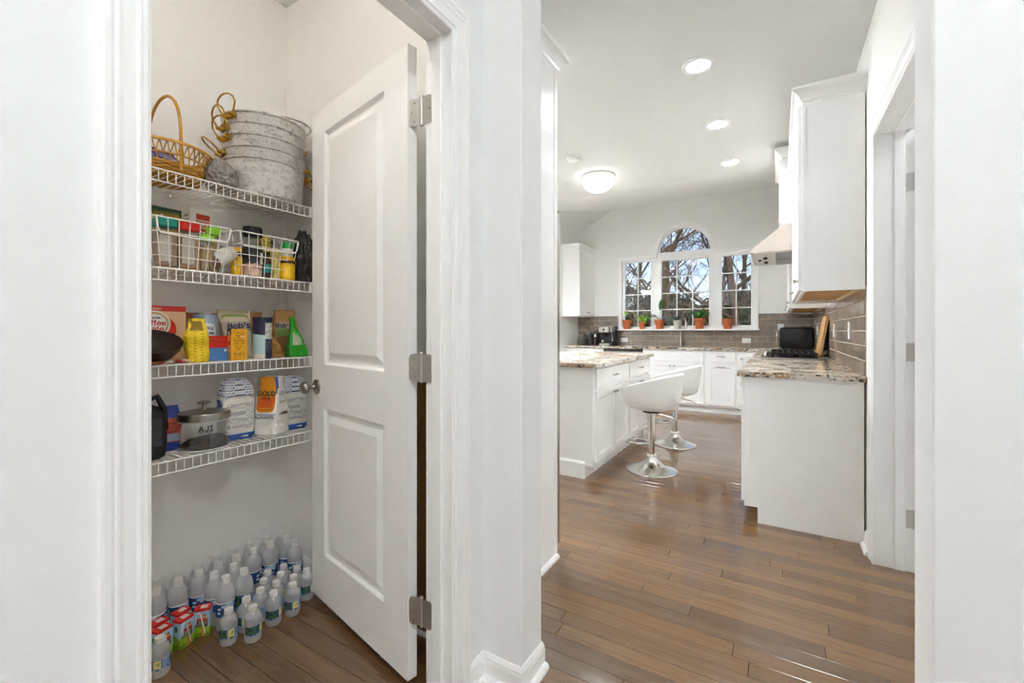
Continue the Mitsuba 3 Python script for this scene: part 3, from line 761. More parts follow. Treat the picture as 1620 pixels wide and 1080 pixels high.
part(t, 'badge', put(lathew([(0, 0), (.018, 0), (.018, .003), (0, .004)], 16), 0, 0, 0, rx=PI / 2).apply_translation((ex0 + .095, ey0 + .004, 1.178)), BLACKG, 40)
part(t, 'portafilter', cat(put(lathew([(0, 0), (.03, 0), (.032, .03), (0, .03)], 18), ex0 + .095, 6.985, 1.075), tube([(ex0 + .095, 6.96, 1.09), (ex0 + .10, 6.87, 1.08)], .011, 8)), BLACKM, 40)
part(t, 'steam_wand', tube([(ex1 - .02, 6.95, 1.13), (ex1 - .005, 6.92, 1.10), (ex1 + .01, 6.90, 1.00)], .005, 8), CHROME, 40)
part(t, 'dial', put(lathew([(0, -.02), (.016, -.02), (.018, 0), (0, 0)], 16), 0, 0, 0, rx=-PI / 2).apply_translation((ex0 + .08, 6.935, .99)), col('d2cfc9', .3), 40)
part(t, 'drip_tray', cb(ex0 + .02, ex1 - .05, ey0 - .012, ey0 + .09, .918, .955, .004), STEEL)
part(t, 'cord', tube([(ex1, 7.17, 1.05), (ex1 + .05, 7.2, 1.08), (ex1 + .075, 7.22, 1.02), (ex1 + .05, 7.23, .95), (ex1 + .02, 7.22, .93)], .004, 6), BLACKM, 40)
outlet('white sideways outlet in the tiles right of the espresso machine', FNY(-2.215, Y_BACK - .010, 1.005), 'wide')
outlet('white sideways outlet in the tiles right of the faucet', FNY(-.40, Y_BACK - .010, 1.015), 'wide')
outlet('white outlet plate behind the black toaster oven', FNY(.03, Y_BACK - .010, 1.20))
def FNXc(x, y, z): return frame((x, y, z), (0, -1, 0), (1, 0, 0), (0, 0, 1))
outlet('white outlet in the right wall tiles nearest the doorway', FNXc(X_R - .010, 3.62, 1.165))
outlet('white switch plate in the right wall tiles before the cutting board', FNXc(X_R - .010, 4.52, 1.165), kind='switch')
outlet('white outlet in the right wall tiles beyond the cutting board', FNXc(X_R - .010, 6.38, 1.165))
t = thing('toaster_oven', 'black glass-fronted toaster oven in the far counter corner', 'toaster oven')
part(t, 'body', cb(.015, .385, 6.83, 7.17, .930, 1.205, .014), BLACKM)
part(t, 'door', cb(.03, .37, 6.816, 6.832, .945, 1.192, .006), BLACKG)
part(t, 'handle', tube([(.026, 6.82, 1.18), (-.008, 6.79, 1.15), (-.02, 6.78, 1.07), (-.008, 6.79, .98), (.026, 6.82, .95)], .008, 8), CHROME, 60)
for x in (.05, .35):
    for y in (6.87, 7.13): part(t, 'foot', put(lathew([(0, 0), (.014, 0), (.016, .016), (0, .016)], 10), x, y, .916), BLACKM)
t = thing('cutting_board', 'light wooden cutting board leaning on the right wall tiles', 'cutting board')
m = trimesh.creation.extrude_polygon(sbox(0.02, 0.02, .43, .37).buffer(.02).difference(Point(.40, .20).buffer(.018)), .022, engine='earcut')
part(t, 'board', xf(m, frame((.318, 4.96, .9175), (0, 1, 0), (math.sin(.165), 0, math.cos(.165)), (math.cos(.165), 0, -math.sin(.165)))), WOOD)
m = trimesh.creation.extrude_polygon(sbox(0.02, 0.02, .36, .30).buffer(.02), .018, engine='earcut')
solo('cutting_board', xf(m, frame((.348, 5.20, .9175), (0, 1, 0), (math.sin(.11), 0, math.cos(.11)), (math.cos(.11), 0, -math.sin(.11)))), col('8a6440', .5), 'darker wooden board tucked behind the light cutting board', 'cutting board')

# ---- bar stools
def stool_seat():
    n, rows = 56, []
    a = np.linspace(0, 2 * PI, n, endpoint=False)
    back = (1 + np.cos(a)) / 2
    h = .125 + .180 * back ** .6
    ang_fl = 1.0
    def ring(r, z):
        return np.stack([r * 1.02 * np.cos(a), r * .97 * np.sin(a), np.broadcast_to(z, a.shape)], 1)
    rows.append(ring(.06, 0.0)); rows.append(ring(.13, .003)); rows.append(ring(.175, .018)); rows.append(ring(.212, .045))
    for k in (.25, .5, .75, .93):
        rows.append(ring(.222 + .030 * k, .05 + (h - .05) * k))
    rows.append(ring(.250, h)); rows.append(ring(.238, h + .007)); rows.append(ring(.225, h - .002))
    for k in (.75, .5, .25):
        rows.append(ring(.200 + .018 * k, .10 + (h - .10) * k))
    rows.append(ring(.185, .094)); rows.append(ring(.13, .100)); rows.append(ring(.05, .102))
    V = np.vstack(rows); F = []
    for i in range(len(rows) - 1):
        for k in range(n):
            l = (k + 1) % n
            F += [[i * n + k, i * n + l, (i + 1) * n + l], [i * n + k, (i + 1) * n + l, (i + 1) * n + k]]
    b = len(V); V = np.vstack([V, [[0, 0, 0]], [[0, 0, .102]]])
    for k in range(n):
        l = (k + 1) % n
        F += [[b, l, k], [b + 1, (len(rows) - 1) * n + k, (len(rows) - 1) * n + l]]
    return TM(V, F)
SEAT = stool_seat()
BASEM = lathew([(0, 0), (.205, 0), (.207, .004), (.204, .008), (.17, .018), (.12, .036), (.075, .062), (.045, .092), (.036, .112), (.034, .122), (0, .122)], 56)
def bar_stool(label, x, y, rz, seat_z):
    t = thing('bar_stool', label, 'bar stool', 'bar stools at the island')
    part(t, 'base', put(BASEM, x, y, 0.0), CHROME, 30)
    part(t, 'collar', put(lathew([(0, .118), (.040, .118), (.042, .126), (.036, .134), (0, .134)], 24), x, y, 0), col('e4e0da', .3), 40)
    part(t, 'column', put(lathew([(0, .13), (.0255, .13), (.0255, .30), (0, .30)], 24), x, y, 0), CHROME, 40)
    part(t, 'sleeve', put(lathew([(0, .245), (.0305, .245), (.0305, seat_z - .02), (0, seat_z - .02)], 24), x, y, 0), CHROME, 40)
    part(t, 'seat_plate', put(lathew([(0, seat_z - .022), (.07, seat_z - .022), (.07, seat_z - .002), (0, seat_z - .002)], 24), x, y, 0), BLACKM, 40)
    fr = [(-.03, -.075 + .0, 0)]
    loop = [(-.028, -.010, 0), (-.06, -.055, 0), (-.10, -.080, 0), (-.16, -.085, 0), (-.195, -.060, 0), (-.205, 0, 0), (-.195, .060, 0), (-.16, .085, 0), (-.10, .080, 0), (-.06, .055, 0), (-.028, .010, 0)]
    part(t, 'footrest', put(tube(loop, .0105, 8), x, y, .222, rz), CHROME, 60)
    part(t, 'lever', put(tube([(.05, .02, seat_z - .03), (.14, .06, seat_z - .055), (.2, .085, seat_z - .09)], .005, 6), x, y, 0, rz), CHROME, 40)
    part(t, 'seat', put(SEAT, x, y, seat_z, rz), LEATHER, 40)
bar_stool('white bucket-seat bar stool nearest the camera at the island corner', -.905, 3.74, -.10, .505)
bar_stool('white bucket-seat bar stool further along the island behind the nearer one', -.905, 4.70, -.02, .505)

# ---- plants on the window sill
TERRA = col('b8663f', .75, .2)
SOIL = col('3a2a1f', .95, .1)
GREENS = [mat('leaf_%d' % i, two({'type': 'principled', 'base_color': rgb(c), 'roughness': .38, 'specular': .5})) for i, c in enumerate(('3f6b34', '76a83a', '2f4d3c', '3f8a30', '9dbf3c', '56706a'))]
def leaf(Ln, W, droop=.4, fold=.15, lift=.6, n=8, pw=.8):
    V, F = [], []
    x = z = 0; a = lift
    for i in range(n + 1):
        s = i / n
        w = W / 2 * (math.sin(PI * min(1, s ** pw * .98 + .02)) ** .75)
        for q in (-1, -.5, 0, .5, 1):
            V.append((x, q * w, z + abs(q) * w * fold * 2))
        x += Ln / n * math.cos(a); z += Ln / n * math.sin(a); a -= droop / n * 2
    for i in range(n):
        for q in range(4):
            k = i * 5 + q
            F += [[k, k + 1, k + 6], [k, k + 6, k + 5]]
    m = TM(V, F)
    top, bot = m.copy(), m.copy()
    bot.invert(); bot.apply_translation((0, 0, -.0012))
    return cat(top, bot)
def pot(t, x, y, r, h, m=TERRA):
    part(t, 'pot', put(lathew([(0, 0), (r * .62, 0), (r * .64, .004), (r * .90, h * .74), (r * .99, h * .76), (r, h), (r * .92, h), (r * .86, h * .8), (0, h * .8)], 28), x, y, 1.188), m, 30)
    part(t, 'soil', put(lathew([(0, h * .86), (r * .88, h * .85), (r * .88, h * .8), (0, h * .8)], 16), x, y, 1.188), SOIL)
def plant(label, x, y, r, h, leaves, potm=TERRA):
    """leaves: (azimuth, lift, length, width, droop, green, base height, stem length)"""
    t = thing('potted_plant', label, 'potted plant', 'plants on the window sill')
    pot(t, x, y, r, h, potm)
    for (az, lift, Ln, W, dr_, g, sl) in leaves:
        m = leaf(Ln, W, dr_, .12, lift)
        sx, sz = sl * math.cos(max(lift, .9)) , sl * math.sin(max(lift, .9))
        m = put(m, sx, 0, sz)
        k = part(t, 'leaf', put(m, x, y, 1.188 + h * .86, az), GREENS[g], 60)
        if sl > .01:
            ent(numbered(k + '__stem'), shape(put(tube([(0, 0, 0), (sx * .5, 0, sz * .55), (sx, 0, sz)], .0028, 5), x, y, 1.188 + h * .86, az), GREENS[g]))
    return t
Y0_ = 7.235
plant('terracotta pot at the left end of the sill with a dark succulent and white bloom', -2.155, Y0_, .078, .150, [(2.0, 1.3, .12, .05, .3, 2, 0), (.5, 1.2, .11, .05, .4, 2, 0), (-1.2, 1.1, .10, .05, .5, 2, 0), (3.6, 1.3, .13, .05, .2, 2, 0), (2.6, 1.4, .07, .07, .3, 4, .10)])
prg = random.Random(9)
plant('terracotta pot with bright yellow-green leaves, second from the left', -1.905, Y0_, .056, .115, [(i * .9 + prg.uniform(-.2, .2), prg.uniform(.5, 1.2), prg.uniform(.11, .17), prg.uniform(.06, .085), prg.uniform(.5, 1.2), prg.choice((1, 1, 4)), prg.uniform(.03, .09)) for i in range(14)] + [(3.2, .75, .15, .085, .6, 4, .17)])
plant('terracotta pot with a few big dark rubbery leaves beside the mullion', -1.625, Y0_, .080, .150, [(1.0, 1.5, .19, .085, .1, 0, .17), (2.9, .5, .17, .085, .8, 2, .10), (-.5, -.05, .25, .125, .9, 5, .07), (3.6, .3, .14, .08, .7, 2, .08)])
plant('pale pot with a small grey-green plant behind the faucet', -1.36, Y0_ + .01, .058, .135, [(i * 1.05, prg.uniform(.5, 1.3), prg.uniform(.08, .13), .05, .7, 5, .03) for i in range(9)], col('c9c4bb', .6))
plant('terracotta pot with a mound of small fern-green leaves at the centre pane', -1.035, Y0_, .082, .165, [(i * 2.4 + prg.uniform(-.3, .3), prg.uniform(.1, 1.25), prg.uniform(.06, .10), prg.uniform(.030, .042), prg.uniform(.4, 1.2), prg.choice((3, 3, 0)), prg.uniform(.04, .16)) for i in range(56)])
plant('terracotta pot at the right end of the sill with leaves hanging over its rim', -.645, Y0_, .080, .150, [(2.6, .7, .17, .075, 2.6, 5, .0), (-2.3, .7, .18, .08, 2.7, 0, .0), (-.7, .7, .17, .08, 2.6, 5, .0), (.6, .7, .15, .07, 2.4, 2, .0), (-1.5, .9, .10, .05, 1.6, 0, .02), (.1, .35, .16, .02, .4, 0, .02)])

# ---- ceiling lights, smoke detector
def emit(v): return {'type': 'area', 'radiance': {'type': 'rgb', 'value': v}}
LENS = mat('lamp_lens', {'type': 'diffuse', 'reflectance': {'type': 'rgb', 'value': .8}})
def disc(r, n=32):
    a = np.linspace(0, 2 * PI, n, endpoint=False)
    v = np.vstack([[[0, 0, 0]], np.stack([r * np.cos(a), r * np.sin(a), 0 * a], 1)])
    return TM(v, [[0, 1 + (i + 1) % n, 1 + i] for i in range(n)])      # faces down
def can_light(label, x, y, z=CZ):
    t = thing('recessed_light', label, 'recessed light', 'recessed ceiling lights')
    part(t, 'trim_ring', put(lathew([(.068, -.004), (.070, -.006), (.090, -.005), (.094, -.001), (.094, 0)], 36), x, y, z), TRIM, 40)
    part(t, 'lens', put(disc(.0685), x, y, z - .0045), LENS, emitter=emit([LAMP_CAN * c for c in (.94, 1.0, 1.07)]))
for lb, x, y in (('recessed ceiling light nearest the hall', -.415, 2.85), ('middle recessed ceiling light of the row over the kitchen walkway', -.405, 3.74), ('recessed ceiling light furthest from the hall', -.385, 4.66),
                 ('recessed ceiling light beyond the refrigerator enclosure', -2.35, 2.85), ('recessed ceiling light left of the dome light', -2.45, 4.1), ('recessed ceiling light above the refrigerator aisle', -1.5, 2.45)):
    can_light(lb, x, y)
def f_dome(p, n, uv):
    d, s, c = voronoi(uv.x * 40.0, uv.y * 12.0)
    return (0.55 + 0.75 * smoothstep(0.02, 0.25, s - d)) * LAMP_DOME
t = thing('flush_ceiling_light', 'glowing faceted dome light on the kitchen ceiling', 'ceiling light')
dx_, dy_ = -1.60, 4.36
part(t, 'canopy', put(lathew([(0, 0), (.172, 0), (.172, -.012), (.150, -.022), (0, -.022)], 40), dx_, dy_, CZ), col('b9b2a8', .35, .5), 40)
dm = lathe([(.158, -.022), (.163, -.045), (.160, -.075), (.145, -.105), (.115, -.135), (.075, -.157), (.035, -.168), (0, -.171)][::-1], 40)
g = dm.metadata['grid']
uvd = np.stack([np.tile(np.linspace(0, 1, g[1]), g[0]), np.repeat(np.linspace(0, 1, g[0]), g[1])], 1)
dmv = put(dm, dx_, dy_, CZ)
part(t, 'glass_dome', dmv, LENS, True, uv=uvd, emitter={'type': 'area', 'radiance': proc(f_dome)})
t = thing('smoke_detector', 'small round white smoke detector on the ceiling by the dome light', 'smoke detector')
part(t, 'base', put(lathew([(0, 0), (.068, 0), (.068, -.010), (0, -.010)], 28), -1.62, 3.76, CZ), TRIM, 40)
part(t, 'cover', put(lathew([(.056, -.010), (.055, -.028), (.045, -.036), (0, -.037)], 28), -1.62, 3.76, CZ), TRIM, 40)
# lamps of the rooms outside the frame: the pantry's and the hall's ceiling domes
def dome_lamp(label, x, y, L, r=.16, tint=(1, .93, .84), z=CZ):
    t = thing('dome_ceiling_light', label, 'ceiling light')
    part(t, 'canopy', put(lathew([(0, 0), (r * 1.08, 0), (r * 1.08, -.02), (0, -.02)], 32), x, y, z), col('b9b2a8', .35, .5), 40)
    part(t, 'shade', put(lathew([(r, -.02), (r * .97, -.05), (r * .8, -.085), (r * .5, -.105), (0, -.115)][::-1], 32), x, y, z), LENS, True, emitter=emit([L * c for c in tint]))
    return t
dome_lamp('dome light on the pantry ceiling', -1.18, .40, LAMP_PANTRY, .14, (1, .97, .92))
dome_lamp('dome light on the hall ceiling behind the viewer', .32, -.10, LAMP_HALL, .22, (.93, .99, 1.03))
dome_lamp('dome light on the hall ceiling by the back wall', .9, -1.7, LAMP_HALL, .22, (.93, .99, 1.03))
nk = dome_lamp('white pendant dome hanging in the breakfast corner', -2.60, 4.20, LAMP_NOOK, .2, (.94, 1, 1.05), 2.12)
part(nk, 'cord', rod((-2.6, 4.2, 2.12), (-2.6, 4.2, CZ), .004, 6), BLACKM)
dome_lamp('dome light on the ceiling of the side room', 1.15, 2.3, LAMP_SIDE, .14, (.94, 1, 1.07), CZ - .1)

# ---- the garden: ground, bare trees, evergreens
def f_ground(p, n, uv):
    return mix(lin('5d5a3c'), lin('7d6d4e'), fbm(p.x * .7, p.y * .7, 0, 4))
struct('ground', cat(bx(-90, 80, 7.6, 130, -.65, -.6)), mat('lawn', two({'type': 'diffuse', 'reflectance': proc(f_ground)})))
BARKS = [col('4a4038', .9, .1), col('3f3731', .9, .1), col('554a3c', .9, .1)]
def grow(seed, H, R, levels=4, spread=.55):
    r_ = random.Random(seed)
    trunk, twigs = [], []
    def branch(p, d, Ln, r, lv):
        n = 5 if lv == 0 else 4
        pts, q, dd = [p], p.copy(), d.copy()
        for i in range(n):
            dd = dd + np.array([r_.gauss(0, .10), r_.gauss(0, .10), r_.gauss(.03, .07)]) * (1 if lv else .35)
            dd /= np.linalg.norm(dd)
            q = q + dd * Ln / n
            pts.append(q.copy())
        rr = np.linspace(r, r * (.62 if lv == 0 else .42), n + 1)
        (trunk if lv == 0 else twigs).append(tube(pts, rr, 7 if lv == 0 else (5 if lv < 3 else 3), caps=False))
        if lv >= levels: return
        k = (8 if lv == 0 else 5) if lv < 2 else 4
        for j in range(k):
            s = r_.uniform(.3, 1.0) if lv else (.22 + .78 * (j + r_.uniform(.1, .9)) / k)
            i = min(int(s * n), n - 1)
            base = pts[i] + (pts[i + 1] - pts[i]) * (s * n - i)
            ax = np.array([r_.gauss(0, 1), r_.gauss(0, 1), r_.gauss(.35, .5)]); ax /= np.linalg.norm(ax)
            nd = dd * (1 - spread) + ax * spread; nd /= np.linalg.norm(nd)
            branch(base, nd, Ln * r_.uniform(.42, .62), max(rr[i] * r_.uniform(.38, .6), .007), lv + 1)
    branch(np.zeros(3), np.array([r_.gauss(0, .05), r_.gauss(0, .05), 1.0]), H * .55, R, 0)
    return cat(trunk), cat(twigs)
def bare_tree(label, x, y, H, R, seed, lv=4):
    t = thing('bare_tree', label, 'tree', 'bare trees in the garden')
    a, b = grow(seed, H, R, lv)
    m = BARKS[seed % 3]
    part(t, 'trunk', put(a, x, y, -.6), m, 40)
    part(t, 'branches', put(b, x, y, -.6), m, 60)
def pix_xy(px, d):
    r = (px - 810) / FPX
    v = np.array([r * math.cos(YAW) - math.sin(YAW), r * math.sin(YAW) + math.cos(YAW)])
    return v * d
for lb, (x, y), H, R, sd, lv in (
    ('thick dark tree trunk seen through the left window', (-6.35, 18.0), 15, .19, 3, 4),
    ('forked bare tree seen left in the centre window', (-4.75, 16.2), 10, .10, 8, 4),
    ('broad bare tree seen right in the centre window', (-3.05, 15.6), 9, .15, 5, 4),
    ('bare tree with thick trunk at the right edge of the right window', (-.98, 15.0), 11, .14, 12, 4),
    ('slender bare tree seen left in the right window', (-1.85, 17.5), 9, .08, 21, 4),
    ('slender bare tree at the right edge of the left window', (-5.7, 18.6), 9, .08, 33, 4),
    ('distant bare tree behind the centre panes', (-4.9, 24.0), 11, .13, 44, 4),
    ('distant bare tree behind the right window', (-1.9, 25.5), 12, .14, 55, 4),
    ('distant bare tree left of the thick trunk', (-9.0, 24.0), 12, .14, 61, 4)):
    bare_tree(lb, x, y, H, R, sd, lv)
EVER = [paint('needles_0', '2f3c2a', .9, .1), paint('needles_1', '3a4732', .9, .1), paint('needles_2', '4b4836', .9, .1)]
def bush(label, x, y, w, h, seed, mt, n=5200, cone=False):
    g = np.random.default_rng(seed)
    t = thing('evergreen_shrub', label, 'shrub', 'shrubs at the edge of the garden')
    u = g.random(n)
    z = h * u if cone else h * u ** .8
    rad = w * ((1 - u) ** .7 if cone else np.sqrt(np.clip(1 - (u * 1.02 - .35) ** 2 / .50, .02, 1))) * g.uniform(.55, 1.0, n)
    a = g.uniform(0, 2 * PI, n)
    c = np.stack([rad * np.cos(a), rad * np.sin(a), z], 1)
    s = g.uniform(.10, .26, n)[:, None]
    d1 = g.normal(size=(n, 3)); d1 /= np.linalg.norm(d1, axis=1, keepdims=True)
    d2 = g.normal(size=(n, 3)); d2 /= np.linalg.norm(d2, axis=1, keepdims=True)
    v = np.stack([c - d1 * s, c + d1 * s, c + d2 * s * .9], 1).reshape(-1, 3)
    part(t, 'foliage', put(TM(v, np.arange(3 * n).reshape(-1, 3)), x, y, -.6), EVER[mt])
    part(t, 'stem', put(tube([(0, 0, 0), (0, 0, h * .7)], [.07, .02], 6), x, y, -.6), BARKS[0])
for lb, x, y, w, h, sd, mt in (
    ('dark shrub low in the left window', -8.6, 24.0, 1.7, 4.2, 1, 0), ('brownish shrub between left and centre windows', -6.6, 22.0, 1.6, 3.6, 2, 2), ('brown thicket behind the centre panes', -5.1, 23.5, 1.8, 4.1, 3, 2),
    ('brown thicket right of the centre panes', -3.4, 21.0, 1.7, 3.5, 4, 2), ('green shrub low in the right window', -2.1, 23.0, 1.7, 3.8, 5, 1), ('green shrub at the right edge of the right window', -.6, 21.0, 1.6, 3.4, 6, 1),
    ('dark green shrub far left beyond the garden', -11.0, 27.0, 2.2, 4.6, 7, 0), ('dark green shrub far right beyond the garden', 1.2, 23.0, 2.0, 4.2, 8, 1), ('tall evergreen behind the left window', -9.9, 31.0, 2.6, 6.2, 9, 0),
    ('tall evergreen behind the centre panes', -6.6, 31.0, 2.4, 5.4, 10, 0), ('tall evergreen behind the right window', -2.4, 30.0, 2.4, 5.2, 11, 0)):
    bush(lb, x, y, w, h * .78, sd, mt)

# ================================================================ PANTRY
SX0, SX1, SY0, SY1 = -2.087, -1.790, -0.335, 1.208
wire = tube([(SX0, 0, 0), (SX1 - .004, 0, 0), (SX1, 0, -.004), (SX1, 0, -.042)], .0017, 6)
WIRE = shape(wire, WIREW, 60)
SHELF_Z = (1.714, 1.379, 1.047, .717)
for z, lb in zip(SHELF_Z, ('white wire shelf holding the stacked pots, topmost in the pantry', 'white wire shelf holding the two wire baskets', 'white wire shelf holding the coffee creamer box and bagged goods', 'white wire shelf holding the flour bags, lowest in the pantry')):
    t = thing('wire_shelf', lb, 'shelf', 'wire shelves in the pantry')
    for x, zz, r in ((SX1, z - .002, .0028), (SX1, z - .043, .0028), (SX0 + .003, z - .004, .0026), (SX0 + .16, z - .0045, .0026)):
        part(t, 'rail', rod((x, SY0, zz), (x, SY1, zz), r, 8), WIREW, 60)
    y = SY1 - .002
    while y > SY0:
        part(t, 'cross_wire', WIRE, None, tw=T4().translate([0, y, z - .0015]))
        y -= .0254
    for a, b in ((SY1 + .001, 1.281), (SY0 - .014, SY0 - .001)): part(t, 'end_bracket', cb(SX1 - .012, SX1 + .004, a, b, z - .047, z + .003, .003), WIREW)
    for yy in (.0, .4, .8, 1.15): part(t, 'wall_clip', cb(-2.0895, -2.078, yy - .008, yy + .008, z - .016, z + .004, .002), WIREW)

# ---- printing helpers: colours per vertex on flat or turned packaging
def ramp(shape_, c): return np.broadcast_to(np.asarray(lin(c)), shape_ + (3,)).copy()
def over(img, mask, c):
    m = np.clip(np.asarray(mask, float), 0, 1)[..., None]
    return img * (1 - m) + np.asarray(lin(c)) * m
def scribble(u, v, rows, seed, fill=.6, du=40):
    """rows of print too small to read: 1 where ink lies"""
    r = np.floor(v * rows)
    ph = (v * rows) % 1
    n = meshkit.noise(np.stack([u * du, r * 7.3, np.full_like(u, seed)], -1), seed)
    return ((ph > .25) & (ph < .75) & (n < fill)).astype(float)
def pbox(x0, x1, y0, y1, z0, z1, fn, n=22):
    """box with printed faces; fn(face, u, v) -> rgb, u to the right and v up as seen from outside"""
    V, F, Cc = [], [], []
    g = np.linspace(0, 1, n)
    U, W = np.meshgrid(g, g)
    faces = {'+x': ((x1, y0, z0), (0, y1 - y0, 0), (0, 0, z1 - z0)), '-x': ((x0, y1, z0), (0, y0 - y1, 0), (0, 0, z1 - z0)),
             '-y': ((x0, y0, z0), (x1 - x0, 0, 0), (0, 0, z1 - z0)), '+y': ((x1, y1, z0), (x0 - x1, 0, 0), (0, 0, z1 - z0)),
             '+z': ((x0, y0, z1), (0, y1 - y0, 0) if False else (x1 - x0, 0, 0), (0, y1 - y0, 0)), '-z': ((x0, y1, z0), (x1 - x0, 0, 0), (0, y0 - y1, 0))}
    for k, (o, a, b) in faces.items():
        P = np.asarray(o, float) + U[..., None] * np.asarray(a, float) + W[..., None] * np.asarray(b, float)
        base = sum(len(q) for q in V)
        V.append(P.reshape(-1, 3)); Cc.append(fn(k, U, W).reshape(-1, 3))
        i, j = np.meshgrid(np.arange(n - 1), np.arange(n - 1), indexing='ij')
        p = (i * n + j + base).ravel()
        F.append(np.stack([p, p + 1, p + n + 1], 1)); F.append(np.stack([p, p + n + 1, p + n], 1))
    return TM(np.vstack(V), np.vstack(F)), np.vstack(Cc)
def plathe(prof, fn, n=48, c=(0, 0, 0), a0=0.0, **k):
    """turned print; fn(s, z) with s = angle/pi from the front (+x turned by a0)"""
    m = lathe(prof, n, **k)
    r, q = m.metadata['grid']
    a = np.linspace(0, 2 * PI, q)
    s = (a + PI) % (2 * PI) / PI - 1
    s[-1] = s[0]
    S, Z = np.meshgrid(s, np.asarray(prof)[:, 1])
    col_ = fn(S, Z).reshape(-1, 3)
    return put(m, c[0], c[1], c[2], a0), col_
def fine(prof, step=.003):
    out = []
    for (a, b), (c, d) in zip(prof[:-1], prof[1:]):
        k = max(1, int(math.hypot(c - a, d - b) / step))
        out += [(a + (c - a) * i / k, b + (d - b) * i / k) for i in range(k)]
    return out + [prof[-1]]
def bag(w, d, h, fn, top=.12, topw=.92, pinch=.62, lump=.0035, seed=1, nx=96, nz=60, e=6.0, lean=(0, 0), squat=.0, dome=False):
    """a filled paper bag standing on z=0, front to +x, width along y; fn(s, v): s=-.5...5 front, -1.5..-.5 its left side"""
    v = np.linspace(0, 1, nz)
    phi = np.linspace(-PI, PI, nx + 1)
    k = np.clip((v - pinch) / (1 - pinch), 0, 1); k = k * k * (3 - 2 * k)
    D = d / 2 * (1 - (1 - top) * k) * (1 + squat * np.sin(PI * np.clip(v / max(pinch, .1), 0, 1)))
    W = w / 2 * (1 - (1 - topw) * k)
    if dome:
        q = np.clip((v - pinch) / (1 - pinch), 0, 1)
        q = 1 - np.sqrt(np.clip(1 - q ** 2.2, 0, 1))
        D, W = d / 2 * (1 - (1 - top) * q), w / 2 * (1 - (1 - topw) * q)
    near = np.clip(v / .04, .9, 1)
    cx = np.sign(np.cos(phi)) * np.abs(np.cos(phi)) ** (2 / e); sy = np.sign(np.sin(phi)) * np.abs(np.sin(phi)) ** (2 / e)
    X, Y = np.outer(D * near, cx), np.outer(W * near, sy)
    Z = np.repeat((v * h)[:, None], nx + 1, 1)
    P = np.stack([X, Y, Z], -1)
    nn = (meshkit.fbm(P * 26 + seed * 3.7, 3) - .5) * 2 * lump + (meshkit.noise(P * 9 + seed, seed) - .5) * 2.4 * lump
    nn[:, -1] = nn[:, 0]
    N = np.stack([np.outer(np.ones(nz), cx), np.outer(np.ones(nz), sy), 0 * X], -1)
    P = P + N * (nn * np.clip(v * 12, 0, 1)[:, None])[..., None]
    P[..., 0] += lean[0] * (v ** 1.5)[:, None]; P[..., 1] += lean[1] * (v ** 1.5)[:, None]
    S = np.broadcast_to(phi / (PI / 2) * .5 * 2 / 1, X.shape)     # -2..2
    # arc-length-like parameter: front half-width maps to -.5...5
    S = np.where(np.abs(phi) < PI / 4, phi / (PI / 4) * .5, np.where(np.abs(phi) < 3 * PI / 4, np.sign(phi) * (.5 + (np.abs(phi) - PI / 4) / (PI / 2)), np.sign(phi) * (1.5 + (np.abs(phi) - 3 * PI / 4) / (PI / 4) * .5)))
    # front coordinate measured by y where it faces front
    fr = np.abs(sy) / np.maximum(np.abs(cx), 1e-6)
    S = np.broadcast_to(S, X.shape)
    C_ = fn(S, np.broadcast_to(v[:, None], X.shape))
    m = nx + 1
    i, j = np.meshgrid(np.arange(nz - 1), np.arange(nx), indexing='ij')
    p = (i * m + j).ravel()
    F = np.vstack([np.stack([p, p + 1, p + m + 1], 1), np.stack([p, p + m + 1, p + m], 1)])
    V = P.reshape(-1, 3); b = len(V)
    V = np.vstack([V, [P[0].mean(0)], [P[-1].mean(0)]])
    F = np.vstack([F, [[b, q + 1, q] for q in range(nx)], [[b + 1, (nz - 1) * m + q, (nz - 1) * m + q + 1] for q in range(nx)]])
    C2 = np.vstack([C_.reshape(-1, 3), C_[0].mean(0)[None], C_[-1].mean(0)[None]])
    return TM(V, F), C2
def pthing(base, label, cat_, name, mc, x, y, z, rz=0, smooth=True, group=None, rx=0, ry=0):
    t = thing(base, label, cat_, group)
    part(t, name, put(mc[0], x, y, z, rz, rx, ry), PRINT, smooth, color=mc[1])
    return t
def letter(t, s, h, c, x, y, z, rz=0, off=0.0, tilt=0, bold=True, dep=.0006, wide=1.0):
    """lettering facing +x, turned by rz about the z axis through (x, y)"""
    m = text(s, h, dep, bold); m.apply_scale((wide, 1, 1))
    if tilt: m = put(m, rz=tilt)
    m = on_face(m, (off, 0, 0), (0, 1, 0), (0, 0, 1))
    return part(t, 'lettering', put(m, x, y, z, rz), col(c, .5))

# ---- top shelf: wicker basket, pots, plastic bag
Z1, Z2, Z3, Z4 = SHELF_Z
WICK = [col('b8862f', .5), col('c8943a', .5), col('a97628', .55)]
t = thing('wicker_basket', 'round golden wicker basket with tall hoop handle on the top shelf', 'basket')
bc = np.array([-1.938, .715, Z1 + .001])
def bring(r, z, n=64, wob=0, ph=0):
    a = np.linspace(0, 2 * PI, n, endpoint=False)
    return np.stack([(r + wob * np.sin(16 * a + ph)) * np.cos(a), (r + wob * np.sin(16 * a + ph)) * np.sin(a), np.full(n, z)], 1) + bc
rad = lambda z: .105 + .043 * min(1, z / .105) ** .7
for z in (.104, .108): part(t, 'rim', tube(bring(rad(.105) + (.108 - z), z), .0042, 6, True), WICK[1], 60)
part(t, 'middle_band', tube(bring(rad(.066), .066), .0034, 6, True), WICK[0], 60)
part(t, 'lower_band', tube(bring(rad(.040), .040), .0034, 6, True), WICK[0], 60)
for k in range(7):
    z = .004 + k * .0052
    part(t, 'weaver', tube(bring(rad(z), z, 96, .0035, PI * (k % 2)), .0032, 6, True), WICK[k % 3], 60)
